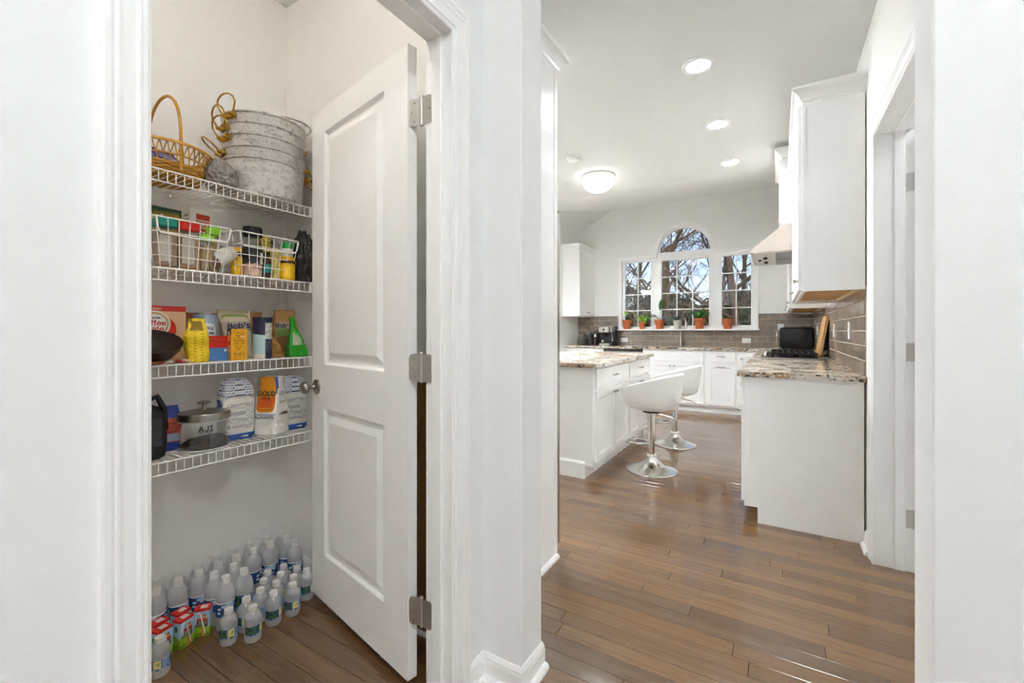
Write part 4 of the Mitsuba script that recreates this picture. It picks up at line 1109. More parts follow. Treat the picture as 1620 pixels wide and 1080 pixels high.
part(t, 'base', put(lathew([(0, .001), (.104, .001), (.106, .004), (.100, .008), (0, .008)], 40), *bc), WICK[2], 40)
ns = 44
for k in range(ns):
    a0, a1, a2 = 2 * PI * k / ns, 2 * PI * (k + .5) / ns, 2 * PI * (k + 1) / ns
    def pt(a, z): return bc + np.array([rad(z) * math.cos(a), rad(z) * math.sin(a), z])
    part(t, 'stake', cat(tube([pt(a0, .104), pt((a0 + a1) / 2, .085), pt(a1, .066)], .0021, 5), tube([pt(a1, .066), pt((a1 + a2) / 2, .085), pt(a2, .104)], .0021, 5), tube([pt(a1, .066), pt(a1 + .035, .04), pt(a1, .004)], .0021, 5)), WICK[k % 3], 60)
hp = [bc + np.array([.143 * math.cos(b), .0, .06 + .248 * max(0, math.sin(b)) ** .62]) for b in np.linspace(0, PI, 25)]
hp = [hp[0] - [0, 0, .05]] + hp + [hp[-1] - [0, 0, .05]]
part(t, 'handle', tube(hp, .0052, 8), WICK[0], 60)
pm, pc = bag(.10, .085, .085, lambda s, v: over(over(ramp(s.shape, '4a3f7a'), scribble(s, v, 7, 3, .5, 6), '8f8bb4'), v > .8, '2f2a55'), top=.3, lump=.006, seed=4, nz=24, nx=48)
pthing('snack_packet', 'purple foil packet lying inside the wicker basket', 'packet', 'body', (pm, pc), -1.90, .695, Z1 + .012, .3)

pcx, pcy = -1.921, 1.078
def pot_mesh(rb, rt, h, lip):
    return [(0, .0), (rb - .008, 0), (rb, .008), (rt, h - .006), (lip, h - .005), (lip + .001, h - .001), (lip - .003, h + .002), (rt - .003, h - .003), (rb - .003, .012), (0, .006)]
rims = (1.866, 1.914, 1.960, 2.007, 2.052)
names = ('lowest and deepest in the stack', 'second from the bottom of the stack', 'in the middle of the stack', 'second from the top of the stack', 'topmost in the stack')
for i, rz_ in enumerate(rims):
    t = thing('stock_pot', 'speckled grey metal pot with brass handles, ' + names[i], 'pot', 'stacked speckled pots')
    ox, oy = (0, .004 * math.sin(i * 2.1))
    if i == 0: pr = pot_mesh(.150, .157, rz_ - Z1, .163)
    else:
        h = .115
        rt = .158
        pr = [(0, 0), (.12, 0), (.136, .01), (.139, h - .056), (.147, h - .050), (rt, h - .010), (rt + .006, h - .006), (rt + .007, h - .002), (rt + .003, h), (rt - .004, h - .004), (.135, h - .06), (.13, .008), (0, .006)]
    z0 = rz_ - (rz_ - Z1 if i == 0 else .115)
    part(t, 'body', put(lathew(pr, 64), pcx + ox, pcy + oy, z0 + .0005), SPECK, 35)
    for q in (0, 1):
        az = math.radians((-112, -106, -86, -92, -80)[i]) + PI * q
        o = np.array([math.cos(az), math.sin(az), 0]); tg = np.array([-o[1], o[0], 0])
        if o[0] * .164 + pcx < -2.05: o = o / 1.0
        base = np.array([pcx + ox, pcy + oy, rz_ - .020]) + o * .1575
        mt = put(cb(-.005, .010, -.030, .030, -.010, .010, .004), 0, 0, 0)
        mt = xf(mt, frame(base, o, tg, ez))
        st = [xf(put(lathew([(0, -.004), (.007, -.004), (.007, .014), (.004, .018), (0, .018)], 10), .006, s * .023, 0, ry=PI / 2), frame(base, o, tg, ez)) for s in (-1, 1)]
        k = part(t, 'handle_mount', cat([mt] + st), BRASS, 40)
        if q == 1:
            lp = [(.012, -.023, 0), (.020, -.027, -.010), (.036, -.026, -.022), (.046, -.012, -.028), (.048, 0, -.029), (.046, .012, -.028), (.036, .026, -.022), (.020, .027, -.010), (.012, .023, 0)] if i < 2 else [(.010, -.023, 0), (.016, -.026, .006), (.028, -.022, .016), (.034, 0, .021), (.028, .022, .016), (.016, .026, .006), (.010, .023, 0)]
        else:
            le = (.75, .75, .30, .30, .18)[i]
            lp = [(.012 + le * zz, yy, zz) for yy, zz in ((-.023, 0), (-.029, .018), (-.033, .040), (-.028, .062), (-.014, .075), (0, .078), (.014, .075), (.028, .062), (.033, .040), (.029, .018), (.023, 0))]
            lp = [(a, b * (1 + 18 * min(c, .03)), c) for a, b, c in lp] if i > 1 else [(a, b * .9, c * .62) for a, b, c in lp]
        ent(numbered(t + '__handle'), shape(xf(tube(lp, .0036, 7), frame(base, o, tg, ez)), BRASS, 60))
t = thing('pot_lid', 'glass lid with thin steel rim tilted on the topmost pot', 'lid')
part(t, 'rim', put(tube(arc((0, 0, 0), .158, 0, 2 * PI * 79 / 80, 80, 'xy'), .0028, 6, True), -1.928, 1.116, 2.066, rx=.13), STEEL, 60)
part(t, 'glass', put(lathew([(.157, .001), (.12, .016), (.06, .027), (0, .030)], 40), -1.928, 1.116, 2.066, rx=.13), GLASS, True)
part(t, 'knob', put(lathew([(0, .030), (.008, .030), (.008, .04), (.017, .046), (.017, .052), (0, .055)], 18), -1.928, 1.116, 2.066, rx=.13), BLACKM, 40)
def blob_bag(label, cat_, x, y, z, sx, sy, sz, mt, seed, base='plastic_bag'):
    m = trimesh.creation.icosphere(subdivisions=5)
    v = np.asarray(m.vertices).copy()
    n1 = meshkit.fbm(v * 2.2 + seed, 3); n2 = np.abs(meshkit.fbm(v * np.array([5, 5, 2.0]) + seed * 2, 4) - .5)
    v *= (.72 + .55 * n1 - .55 * n2)[:, None]
    v[:, 2] = np.maximum(v[:, 2], -.62)
    v *= np.array([sx, sy, sz])
    v[:, 2] -= v[:, 2].min()
    return solo(base, put(TM(v, m.faces), x, y, z), mt, label, cat_, smooth=50)
FILM = mat('grey_film', two({'type': 'principled', 'base_color': rgb('86807a'), 'roughness': .25, 'specular': .6}))
BFILM = mat('black_film', two({'type': 'principled', 'base_color': rgb('2b2826'), 'roughness': .22, 'specular': .6}))
blob_bag('crumpled grey plastic bag between the wicker basket and the pots', 'plastic bag', -1.862, .874, Z1, .062, .058, .070, FILM, 3)

# ---- second shelf: two wire baskets and what they hold
def wire_basket(label, y0, y1, x0=-2.055, x1=-1.812, z0=Z2 + .002, h=.176):
    t = thing('wire_basket', label, 'wire basket', 'white wire baskets')
    tp = .022
    def P(fx, fy, fz):       # tapered box coordinates 0..1
        k = tp * (1 - fz)
        return np.array([x0 + k + (x1 - x0 - 2 * k) * fx, y0 + k + (y1 - y0 - 2 * k) * fy, z0 + h * fz])
    ring = lambda fz: [P(0, 0, fz), P(1, 0, fz), P(1, 1, fz), P(0, 1, fz)]
    def loop(fz, r):
        q = ring(fz); pts = []
        for a, b in zip(q, q[1:] + q[:1]): pts += [a + (b - a) * s for s in np.linspace(.04, .96, 6)]
        return tube(pts, r, 6, True)
    part(t, 'rim', loop(1.0, .0030), WIREW, 60)
    for fz in (.02, .26, .50, .72): part(t, 'hoop_wire', loop(fz, .0017 if fz > .1 else .0024), WIREW, 60)
    nf = 7
    for i in range(nf + 1):
        f = .03 + .94 * i / nf
        part(t, 'upright_wire', tube([P(1.002, f, .98), P(1.002, f, .0), P(-.002, f, 0), P(-.002, f, .98)], .0015, 5), WIREW)
    for i in range(1, 6):
        f = i / 6
        part(t, 'upright_wire', tube([P(f, -.002, .98), P(f, -.002, 0), P(f, 1.002, 0), P(f, 1.002, .98)], .0015, 5), WIREW)
    part(t, 'front_loop', tube([P(1.02, .03, 1.0), P(1.03, .03, .78), P(1.03, .06, .69), P(1.03, .5, .67), P(1.03, .94, .69), P(1.03, .97, .78), P(1.02, .97, 1.0)], .0028, 7), WIREW, 60)
    return t
wire_basket('white wire basket with spice jars and toothpicks, left on the second shelf', .640, .893)
wire_basket('white wire basket with the salt grinder and yellow bottles, right on the second shelf', .912, 1.172)
ZB = Z2 + .008
CLEARP = GLASS
def spice_jar(label, x, y, w, d, h, cap, fill, labelc=None):
    t = thing('spice_jar', label, 'spice jar')
    hb = h * .80
    part(t, 'jar', put(cb(-d / 2, d / 2, -w / 2, w / 2, 0, hb, .008), x, y, ZB), GLASS)
    part(t, 'spice', put(cb(-d / 2 + .003, d / 2 - .003, -w / 2 + .003, w / 2 - .003, .003, hb * .86, .006), x, y, ZB), fill)
    part(t, 'cap', put(cb(-d / 2 + .002, d / 2 - .002, -w / 2 + .002, w / 2 - .002, hb + .0005, h, .006), x, y, ZB), cap)
    part(t, 'label', put(cb(d / 2 - .001, d / 2 + .0012, -w / 2 + .006, w * .15, .02, hb * .8, .0005), x, y, ZB), col('b9b0a5', .4))
spice_jar('square spice jar with teal cap in the left wire basket', -1.862, .692, .066, .055, .176, col('1d8a78', .35), col('a58c72', .8))
spice_jar('square spice jar with red cap in the left wire basket', -1.866, .764, .070, .055, .176, col('c8281e', .35), col('b98f66', .8))
def toothpicks(label, x, y, h, z=ZB):
    t = thing('toothpick_jar', label, 'toothpick jar')
    part(t, 'jar', put(lathew([(0, 0), (.024, 0), (.0255, .004), (.0255, h * .78), (.022, h * .82), (0, h * .82)], 24), x, y, z), GLASS, 40)
    r_ = random.Random(int(y * 1000)); ms = []
    for k in range(46):
        a, rr = r_.uniform(0, 2 * PI), .020 * math.sqrt(r_.random())
        ms.append(rod((x + rr * math.cos(a), y + rr * math.sin(a), z + .004 + r_.uniform(0, .05)), (x + rr * .8 * math.cos(a + .3), y + rr * .8 * math.sin(a + .3), z + h * .74), .0013, 4))
    part(t, 'toothpicks', cat(ms), col('d9bd84', .6), kind='stuff')
    part(t, 'cap', put(lathew([(0, h * .84), (.0265, h * .84), (.0265, h * .985), (.024, h), (0, h)], 24), x, y, z), col('8fd428', .35), 40, 'lime green cap')
toothpicks('toothpick jar with lime green lid, the shorter one by the red-capped jar', -1.858, .822, .138)
toothpicks('toothpick jar with lime green lid, the taller one to the right', -1.930, .880, .186)
t = thing('spice_bottle', 'small spice bottle lying tilted in front of the toothpick jars', 'spice bottle')
mm = lathew([(0, 0), (.027, 0), (.029, .004), (.029, .075), (.022, .085), (0, .085)], 24)
cc = lathew([(0, .086), (.026, .086), (.026, .108), (0, .110)], 24)
sp = dict(x=-1.872, y=.835, z=ZB + .031)
part(t, 'body', put(mm, rx=-.9, ry=.35, rz=.2, **sp), col('6a4a2c', .3), 40)
part(t, 'label', put(lathew([(.0296, .03), (.0296, .084)], 24), rx=-.9, ry=.35, rz=.2, **sp), col('d9d5cc', .5), 40)
part(t, 'cap', put(cc, rx=-.9, ry=.35, rz=.2, **sp), col('cfc9be', .4), 40)
def f_tin(face, u, v):
    im = ramp(u.shape, 'e6e2da')
    if face == '+x':
        im = over(im, (v > .83) & (v < .90) & (u > .25) & (u < .80), 'c8341f'); im = over(im, (v > .66) & (v < .80) & (u > .22) & (u < .80), 'c8341f')
        d = np.hypot((u - .45), (v - .56) * 2.9)
        im = over(im, d < .2, '8d7a62'); im = over(im, (d < .15) & (meshkit.noise(np.stack([u * 30, v * 70, 0 * u], -1), 5) < .55), '3c2c22')
        im = over(im, scribble(u, v, 40, 8, .5, 14) * (v < .45) * (u > .15) * (u < .85), '9b948a')
    elif face[1] == 'y':
        im = over(im, scribble(u, v, 40, 6, .6, 12) * (u > .15) * (u < .85) * (v < .9), '8a857c')
    return im
t = pthing('pepper_tin', 'white and red tin of ground pepper behind the left wire basket rim', 'tin', 'body', pbox(-.027, .027, -.045, .045, 0, .262, f_tin, 60), -1.985, .85, ZB, .10, False)
letter(t, 'BLACK', .0095, 'f0e6da', -1.985, .85, ZB + .196, .10, .0275); letter(t, 'PEPPER', .0095, 'f0e6da', -1.985, .85, ZB + .183, .10, .0275)
part(t, 'lid', put(cb(-.029, .029, -.047, .047, .255, .268, .003), -1.985, .85, ZB, .10), col('e9e6df', .4))
def f_gb(s, v):
    im = ramp(s.shape, '1f5a30'); im = over(im, np.clip(1 - np.hypot((s - .25) * 1.5, (v - .72) * 4), 0, 1) * 2, 'd9a53a')
    return over(im, v > .95, '16432a')
t = pthing('snack_packet', 'dark green packet standing behind the teal-capped jar', 'packet', 'body', bag(.125, .05, .245, f_gb, top=.1, topw=1.0, pinch=.5, lump=.003, seed=8, nz=40), -1.995, .735, ZB, .05)
letter(t, 'leaf', .022, 'e9e2d4', -1.985, .705, ZB + .205, .05, .003)

t = thing('salt_grinder', 'large salt grinder with black cap and pink salt in the right wire basket', 'salt grinder')
gx, gy = -1.866, .998
part(t, 'jar', put(lathew([(0, 0), (.035, 0), (.037, .004), (.037, .125), (.030, .150), (.026, .160), (.026, .172), (0, .172)], 28), gx, gy, ZB), GLASS, 40)
part(t, 'salt', put(lathew([(0, .003), (.034, .003), (.0345, .006), (.0345, .118), (0, .124)], 24), gx, gy, ZB), col('e2b9a6', .8), 40, 'pink salt')
lm, lc = plathe([(.0376, z) for z in np.linspace(.052, .118, 24)], lambda s, z: over(ramp(s.shape, '2a2b2e'), (s > .10) & (s < .3) & (z < .10), 'e7e3da'), 64, (gx, gy, ZB))
part(t, 'label', lm, PRINT, True, color=lc)
part(t, 'cap', put(lathew([(0, .166), (.034, .166), (.036, .170), (.036, .196), (.033, .205), (0, .206)], 28), gx, gy, ZB), BLACKM, 40, 'black grinder cap')
def small_bottle(base, label, cat_, x, y, r, prof_body, bodyc, capprof, capc, labelp=None, z=ZB):
    t = thing(base, label, cat_)
    part(t, 'body', put(lathew(prof_body, 22), x, y, z), bodyc, 40)
    part(t, 'cap', put(lathew(capprof, 20), x, y, z), capc, 40)
    if labelp: part(t, 'label', put(lathew([(labelp[0], labelp[1]), (labelp[0], labelp[2])], 24), x, y, z), labelp[3], 40)
    return t
YEL = col('e3b419', .35)
def f_ys(face, u, v):
    im = ramp(u.shape, 'e9cf5a')
    return over(im, scribble(u, v, 26, 4, .45, 9), '8a6a20')
pthing('spice_carton', 'tall thin yellow carton beside the salt grinder', 'carton', 'body', pbox(-.018, .018, -.020, .020, 0, .182, f_ys, 40), -1.905, 1.064, ZB, .1, False)
def f_sh(s, z):
    return over(ramp(s.shape, 'd8c878'), meshkit.noise(np.stack([np.sin(s * PI) * 20, np.cos(s * PI) * 20, z * 500], -1), 2) > .6, 'a8923c')
t = thing('spice_shaker', 'narrow pale yellow shaker between the yellow carton and the green-capped bottle', 'spice shaker')
m_, c_ = plathe(fine([(0, 0), (.0185, 0), (.0185, .125), (.015, .132), (0, .132)], .004), f_sh, 32, (-1.862, 1.092, ZB))
part(t, 'body', m_, PRINT, True, color=c_)
part(t, 'lid', put(lathew([(0, .132), (.019, .132), (.019, .15), (0, .151)], 18), -1.862, 1.092, ZB), col('77726c', .3), 40)
t = small_bottle('flavour_bottle', 'small dark bottle with teal label in the right wire basket', 'bottle', -1.845, 1.045, .016, [(0, 0), (.016, 0), (.016, .07), (.009, .085), (.009, .09), (0, .09)], col('3a2517', .2), [(0, .09), (.011, .09), (.011, .108), (0, .109)], BLACKM, (.0165, .02, .055, col('19857c', .4)))
t = small_bottle('curry_bottle', 'yellow bottle with green cap in the right wire basket', 'bottle', -1.848, 1.138, .03, [(0, 0), (.029, 0), (.0305, .004), (.0305, .085), (.027, .098), (.024, .102), (0, .102)], YEL, [(0, .135), (.021, .135), (.021, .160), (.018, .164), (0, .164)], col('23a04a', .35), (.0312, .070, .082, col('5a3410', .4)))
part(t, 'collar', put(lathew([(0, .102), (.0235, .102), (.0235, .135), (0, .135)], 22), -1.848, 1.138, ZB), col('e3e0d8', .4), 40)
for k in range(1): part(t, 'label', put(lathew([(.0309, .012), (.0309, .060)], 24), -1.848, 1.138, ZB), col('f0c52a', .4), 40)
t = small_bottle('mustard_bottle', 'small yellow bottle with yellow cap between the two wire baskets', 'bottle', -1.880, .943, .0, [(0, 0), (.019, 0), (.0205, .003), (.0205, .072), (.017, .08), (0, .08)], YEL, [(0, .094), (.0205, .094), (.0205, .112), (0, .113)], YEL, (.0209, .078, .094, col('3a1f16', .4)))
blob_bag('black plastic bag drooping over the right end of the second shelf', 'plastic bag', -1.855, 1.222, Z2 + .001, .062, .048, .150, BFILM, 11)
blob_bag('dark crumpled bag stuffed at the back of the right wire basket', 'plastic bag', -1.985, 1.115, Z2 + .02, .055, .055, .120, FILM, 17)

# ---- third shelf
def f_cm(face, u, v):
    im = ramp(u.shape, 'e3b88f')
    im = over(im, v > .90, 'c9301f')
    if face == '+x':
        cx, cy = .623, .68; asp = .26 / .209
        d = np.hypot((u - cx) * asp, v - cy)
        im = over(im, (np.hypot((u - .68) * asp, v - .58) < .25) & (v < .86), 'cf2a1c')
        im = over(im, d < .235, 'efe6d8'); im = over(im, (d < .205) & (d > .175), 'c99c4a'); im = over(im, d < .175, 'f3eee6')
    return im
cmx, cmy0, cmy1 = -1.950, .532, .792
t = pthing('creamer_box', 'tan and red box of powdered coffee creamer on the third shelf', 'box', 'carton', pbox(-.12, 0, -(cmy1 - cmy0) / 2, (cmy1 - cmy0) / 2, 0, .209, f_cm, 130), cmx, (cmy0 + cmy1) / 2, Z3, 0, False)
for s, h, c, dy, dz, bold in (('Coffee', .0185, 'b8281e', .026, .146, True), ('mate', .0185, 'b8281e', .030, .123, True), ('Nestle', .0075, '2c2c58', .034, .165, True), ('ORIGINAL', .007, 'f4ece2', .030, .198, True)):
    letter(t, s, h, c, cmx, (cmy0 + cmy1) / 2 + dy, Z3 + dz, 0, .0004, bold=bold)
t = thing('dark_bowl', 'dark brown bowl tilted forward at the left of the third shelf', 'bowl')
part(t, 'bowl', put(lathew([(0, 0), (.048, .002), (.078, .018), (.095, .042), (.101, .064), (.098, .064), (.091, .043), (.074, .022), (.046, .008), (0, .006)], 40), -1.872, .640, Z3 + .023, rz=-.2, ry=.42), col('2a1b15', .3), 40)
t = thing('wooden_plate', 'shallow wooden plate lying in front of the dark bowl', 'plate')
part(t, 'plate', put(lathew([(0, 0), (.05, .001), (.072, .010), (.075, .014), (.070, .014), (.05, .007), (0, .005)], 36), -1.822, .585, Z3 + .001).apply_translation((0, .01, 0)), col('8a5732', .4), 40)
for k, (x, y, c, lb) in enumerate(((-1.802, .655, 'c23a2c', 'red wrapped candy nearest the wooden plate'), (-1.815, .69, 'd8cfc6', 'pale wrapped candy left of the red pair'), (-1.800, .712, 'b8433a', 'dull red wrapped candy at the right of the pile'), (-1.812, .630, '8a5b48', 'brown wrapped candy by the wooden plate'), (-1.80, .683, 'd5c9bb', 'cream wrapped candy in front of the dark bowl'), (-1.815, .735, 'c9b9a8', 'beige wrapped candy at the right end beside the yellow bag'))):
    solo('wrapped_candy', cat(put(trimesh.creation.icosphere(subdivisions=2).apply_scale((.009, .014, .007)), x, y, Z3 + .009, k), put(cb(-.004, .004, -.026, .026, -.002, .002, .001), x, y, Z3 + .009, k)), col(c, .25), lb, 'candy', smooth=40, group='wrapped candies by the wooden plate')
def f_yb(s, v):
    im = ramp(s.shape, 'e8c61c')
    gu, gv = (s * 9) % 1 - .5, ((v * 16) + np.floor(s * 9) * .5) % 1 - .5
    im = over(im, (np.hypot(gu, gv) < .26) & (v < .72), 'b08a14')
    return over(im, (v > .72) & (s < .1) & (meshkit.noise(np.stack([s * 3, v * 6, 0 * s], -1), 3) > .5), '8a6d18')
pthing('yellow_bag', 'yellow dotted bag folded over at the top beside the creamer box', 'bag', 'body', bag(.078, .05, .162, f_yb, top=.25, topw=.75, pinch=.55, lump=.007, seed=5), -1.838, .782, Z3, -.1)
pthing('paper_bag', 'small brown paper bag top showing behind the yellow bag', 'bag', 'body', bag(.06, .05, .19, lambda s, v: over(ramp(s.shape, 'a3784c'), np.abs(s * .5 + v - .95) < .03, 'b0402c'), top=.3, lump=.005, seed=6, nz=30), -2.045, .838, Z3, 0)
def f_bp(s, z):
    im = ramp(s.shape, '9fb6cc')
    im = over(im, z < .02, 'd4d0c8'); im = over(im, np.hypot((s - .03) * .9, (z - .115) * 9) < .30, 'e6ebf0')
    im = over(im, np.hypot((s + .30) * .9, (z - .150) * 14) < .17, '2f5f9e'); im = over(im, (z > .062) & (z < .066) & (np.abs(s) < .4), '31578c')
    return im
bpx, bpy = -1.985, .873
t = thing('baking_powder_can', 'pale blue can of baking powder behind the red box', 'can')
m_, c_ = plathe(fine([(0, 0), (.038, 0), (.039, .002), (.039, .182), (0, .183)], .003), f_bp, 96, (bpx, bpy, Z3), -.30)
part(t, 'can', m_, PRINT, 40 if False else True, color=c_)
part(t, 'lid', put(lathew([(.034, .183), (.0405, .182), (.0405, .188), (.036, .189), (.035, .185), (0, .185)], 36), bpx, bpy, Z3), STEEL, 40)
for s, h, dz in (('Baking', .0125, .126), ('Powder', .0125, .108), ('Double Acting', .0055, .074)):
    part(t, 'lettering', bend(text(s, h, .0006, True), .0393, (bpx, bpy, Z3 + dz), -.26), col('3f4a5c', .5))
def f_red(face, u, v):
    im = ramp(u.shape, 'c62a1e')
    if face == '-y': im = over(im, u < .75, 'd89a3e'); im = over(im, u < .35, '6a201c')
    return im
def f_blue(face, u, v):
    im = ramp(u.shape, '4a80bd')
    if face == '-y': im = over(im, u > .62, 'dfe2e6'); im = over(im, u < .62, '1f2b48')
    if face == '+x': im = over(im, u < .07, 'e4e7ea'); im = over(im, np.hypot(u - .86, (v - .8) * .5) < .05, 'dfe8f2')
    return im
pthing('blue_box', 'blue box under the red box on the third shelf', 'box', 'carton', pbox(-.05, 0, -.043, .043, 0, .050, f_blue, 40), -1.868, .862, Z3, -.06, False)
t = pthing('red_box', 'red box lying on the blue box on the third shelf', 'box', 'carton', pbox(-.05, 0, -.043, .043, 0, .046, f_red, 30), -1.868, .862, Z3 + .0505, -.03, False)
part(t, 'flap', put(tube([(.001, -.040, .036), (.001, -.02, .028), (.001, .01, .022), (.001, .041, .02)], .0012, 4), -1.868, .862, Z3 + .0505), col('8f1f18', .5))
def f_bs(face, u, v):
    im = ramp(u.shape, 'e2a21c')
    if face == '-y':
        im = over(im, v > .78, '23283a'); im = over(im, np.hypot(u - .5, (v - .86) * 3) < .2, 'c9c2b8')
        im = over(im, v < .22, 'd99b32'); im = over(im, np.hypot((u - .5) * .5, v - .55) < .20, 'c9462a'); im = over(im, np.hypot((u - .5) * .5, v - .55) < .165, 'e8b76a'); im = over(im, np.hypot((u - .5) * .35, v - .55) < .10, 'c0402a')
        im = over(im, scribble(u, v, 14, 3, .5, 8) * (v < .3), '3c3a58')
    if face == '+x':
        im = over(im, scribble(u, v, 26, 9, .62, 11) * (u > .15) * (u < .86) * (v > .05) * (v < .95), '9c6a10')
        im = over(im, (u > .55) & (u < .85) & (np.abs(v - .76) < .035), 'ecc871')
    return im
pthing('baking_soda_box', 'orange-yellow box of baking soda at the front of the third shelf', 'box', 'carton', pbox(-.040, 0, -.029, .029, 0, .124, f_bs, 60), -1.828, .926, Z3, -.12, False)
def f_b1(s, v):
    im = ramp(s.shape, 'b9ab8c')
    im = over(im, (np.abs(s) < .48) & (v > .56) & (v < .76), '9a8f86'); im = over(im, (np.hypot(s * .9, (v - .80) * 4) < .42) & (np.hypot(s * .9, (v - .77) * 4) > .36), '6d8a3a')
    im = over(im, (s > .5) & (s < 1.3) & (v > .30) & (v < .62), '4f8a2c'); im = over(im, v > .93, 'a3957a')
    return over(im, (s > .5) & (v > .8), 'd8d2ba')
b1 = (-1.945, .985)
t = pthing('flour_bag', 'beige bag of milled grain leaning left behind the baking soda box', 'bag', 'body', bag(.105, .065, .205, f_b1, top=.14, topw=1.12, pinch=.5, lump=.004, seed=12, lean=(0, -.022)), b1[0], b1[1], Z3, -.28)
letter(t, "Bob's", .023, '2c2350', b1[0], b1[1] - .006, Z3 + .138, -.28, .0295, .10)
def f_salt(s, z):
    im = ramp(s.shape, 'b3cfd2')
    im = over(im, z > .098 - .012 * s, '262a44'); im = over(im, z < .022, 'dcd8d0'); im = over(im, (s > .02) & (s < .42) & (z > .085) & (z < .150), 'd9d7d2')
    im = over(im, (s > .02) & (s < .5) & (z < .082), '2a3048'); im = over(im, scribble(s * .5, z * 6, 40, 7, .55, 60) * (s > .05) * (s < .40) * (z > .03) * (z < .145), '6d6f78')
    im = over(im, z > .158, '1f2338')
    return im
t = thing('salt_canister', 'navy and pale blue round salt canister on the third shelf', 'canister')
m_, c_ = plathe(fine([(0, 0), (.0355, 0), (.036, .002), (.036, .160), (.0375, .161), (.0375, .172), (.036, .174), (0, .174)], .002), f_salt, 110, (-1.868, 1.040, Z3), -.3)
part(t, 'canister', m_, PRINT, True, color=c_)
KR = 'a9783f'
def f_kraft(s, v): return over(ramp(s.shape, KR), meshkit.noise(np.stack([s * 6, v * 8, 0 * s], -1), 4) > .62, '94672f')
pthing('paper_bag', 'small folded brown paper bag lying between the salt canister and the kraft bag', 'bag', 'body', bag(.065, .05, .09, f_kraft, top=.2, topw=.8, pinch=.3, lump=.006, seed=21, nz=30, lean=(0, -.03)), -1.905, 1.118, Z3, -.2)
pthing('paper_bag', 'brown paper bag standing behind the salt canister', 'bag', 'body', bag(.08, .045, .20, f_kraft, top=.2, topw=.95, pinch=.6, lump=.004, seed=22, nz=30), -2.01, 1.075, Z3, -.1)
def f_b2(s, v):
    im = ramp(s.shape, 'a87b45')
    im = over(im, (np.abs(s + .05) < .38) & (v > .42) & (v < .68), '6d8a45'); im = over(im, (np.hypot((s + .05), (v - .25) * 2.4) < .42), '7a5228'); im = over(im, (np.abs(s + .2) < .3) & (v > .60) & (v < .73), 'b3a48f')
    return over(im, (v > .74), 'b5864c')
b2 = (-1.965, 1.196)
t = pthing('flour_bag', 'tall kraft bag of grain with green label at the right end of the third shelf', 'bag', 'body', bag(.105, .08, .212, f_b2, top=.25, topw=.80, pinch=.55, lump=.004, seed=14), b2[0], b2[1], Z3, -.30)
letter(t, "Bob's", .019, '241c48', b2[0], b2[1] - .014, Z3 + .141, -.30, .0392)
def f_g(s, v):
    im = ramp(s.shape, '2f9a2c'); im = over(im, (s < -.5), '247f22'); im = over(im, (np.abs(s + .02) < .13) & (v > .3) & (v < .62), 'b9c2a8')
    return over(im, (np.abs(s + v * .9 - .55) < .05), '4fc23a')
pthing('green_bag', 'bright green pointed bag at the front right of the third shelf', 'bag', 'body', bag(.095, .06, .178, f_g, top=.15, topw=.18, pinch=.0, lump=.004, seed=15, lean=(0, -.022)), -1.862, 1.190, Z3, -.15)

# ---- lowest shelf
t = thing('black_jug', 'large black plastic jug at the left of the lowest shelf', 'jug')
jm = trimesh.creation.box(extents=(.17, .19, .19)); jm = jm.subdivide().subdivide().subdivide()
v = np.asarray(jm.vertices).copy() / [.085, .095, .095]
v = v / (np.abs(v) ** 8).sum(1, keepdims=True) ** (1 / 8)
v[:, :2] *= (1 - .22 * np.clip(v[:, 2:] - .2, 0, 1) ** 1.2)
jm.vertices = v * [.083, .095, .095]
part(t, 'body', put(jm, -1.895, .594, Z4 + .0955), BLACKM, 40)
part(t, 'neck', put(lathew([(0, .18), (.045, .18), (.05, .20), (.05, .215), (.046, .216), (.046, .248), (.04, .252), (0, .252)], 28), -1.93, .60, Z4), BLACKM, 40)
part(t, 'handle', tube([(-1.88, .635, Z4 + .20), (-1.87, .672, Z4 + .215), (-1.865, .690, Z4 + .17), (-1.862, .692, Z4 + .10), (-1.87, .672, Z4 + .07)], .010, 8), BLACKM, 60)
part(t, 'recess_panel', cb(-1.814, -1.808, .60, .665, Z4 + .05, Z4 + .15, .003), BLACKG)
def f_rb(s, v):
    im = ramp(s.shape, 'cf5f4c'); im = over(im, v > .74, '263d92'); im = over(im, v < .20, '2a46a0'); im = over(im, (s > -.1) & (s < .45) & (v > .22) & (v < .38), 'aeb8cf')
    im = over(im, scribble(s, v, 22, 5, .4, 7) * (v > .4) * (v < .7), '9c4236'); return over(im, (s < -.5) & (v > .25) & (v < .55), 'd8cfc2')
pthing('snack_packet', 'red and blue packet between the black jug and the glass jar', 'packet', 'body', bag(.062, .05, .165, f_rb, top=.2, topw=.8, pinch=.62, lump=.004, seed=16), -1.958, .742, Z4, -.1)
t = thing('glass_jar', 'wide glass jar with steel lid and dark seeds on the lowest shelf', 'jar')
jx, jy = -1.876, .823
part(t, 'jar', put(lathew([(0, .002), (.076, .002), (.0815, .008), (.0825, .02), (.0825, .104), (.079, .110), (.079, .112)], 44), jx, jy, Z4), JARG, True)
part(t, 'base_ring', put(tube(arc((0, 0, .006), .0815, 0, 2 * PI * 59 / 60, 60, 'xy'), .0028, 6, True), jx, jy, Z4), col('c4c8c7', .15, .7), 60)
part(t, 'rim', put(tube(arc((0, 0, .108), .0805, 0, 2 * PI * 59 / 60, 60, 'xy'), .0025, 6, True), jx, jy, Z4), col('c4c8c7', .15, .7), 60)
sm = lathe(fine([(0, .004), (.076, .004), (.079, .010), (.079, .016), (.07, .018), (0, .022)], .006), 48)
v = np.asarray(sm.vertices).copy()
tp = v[:, 2] > .016
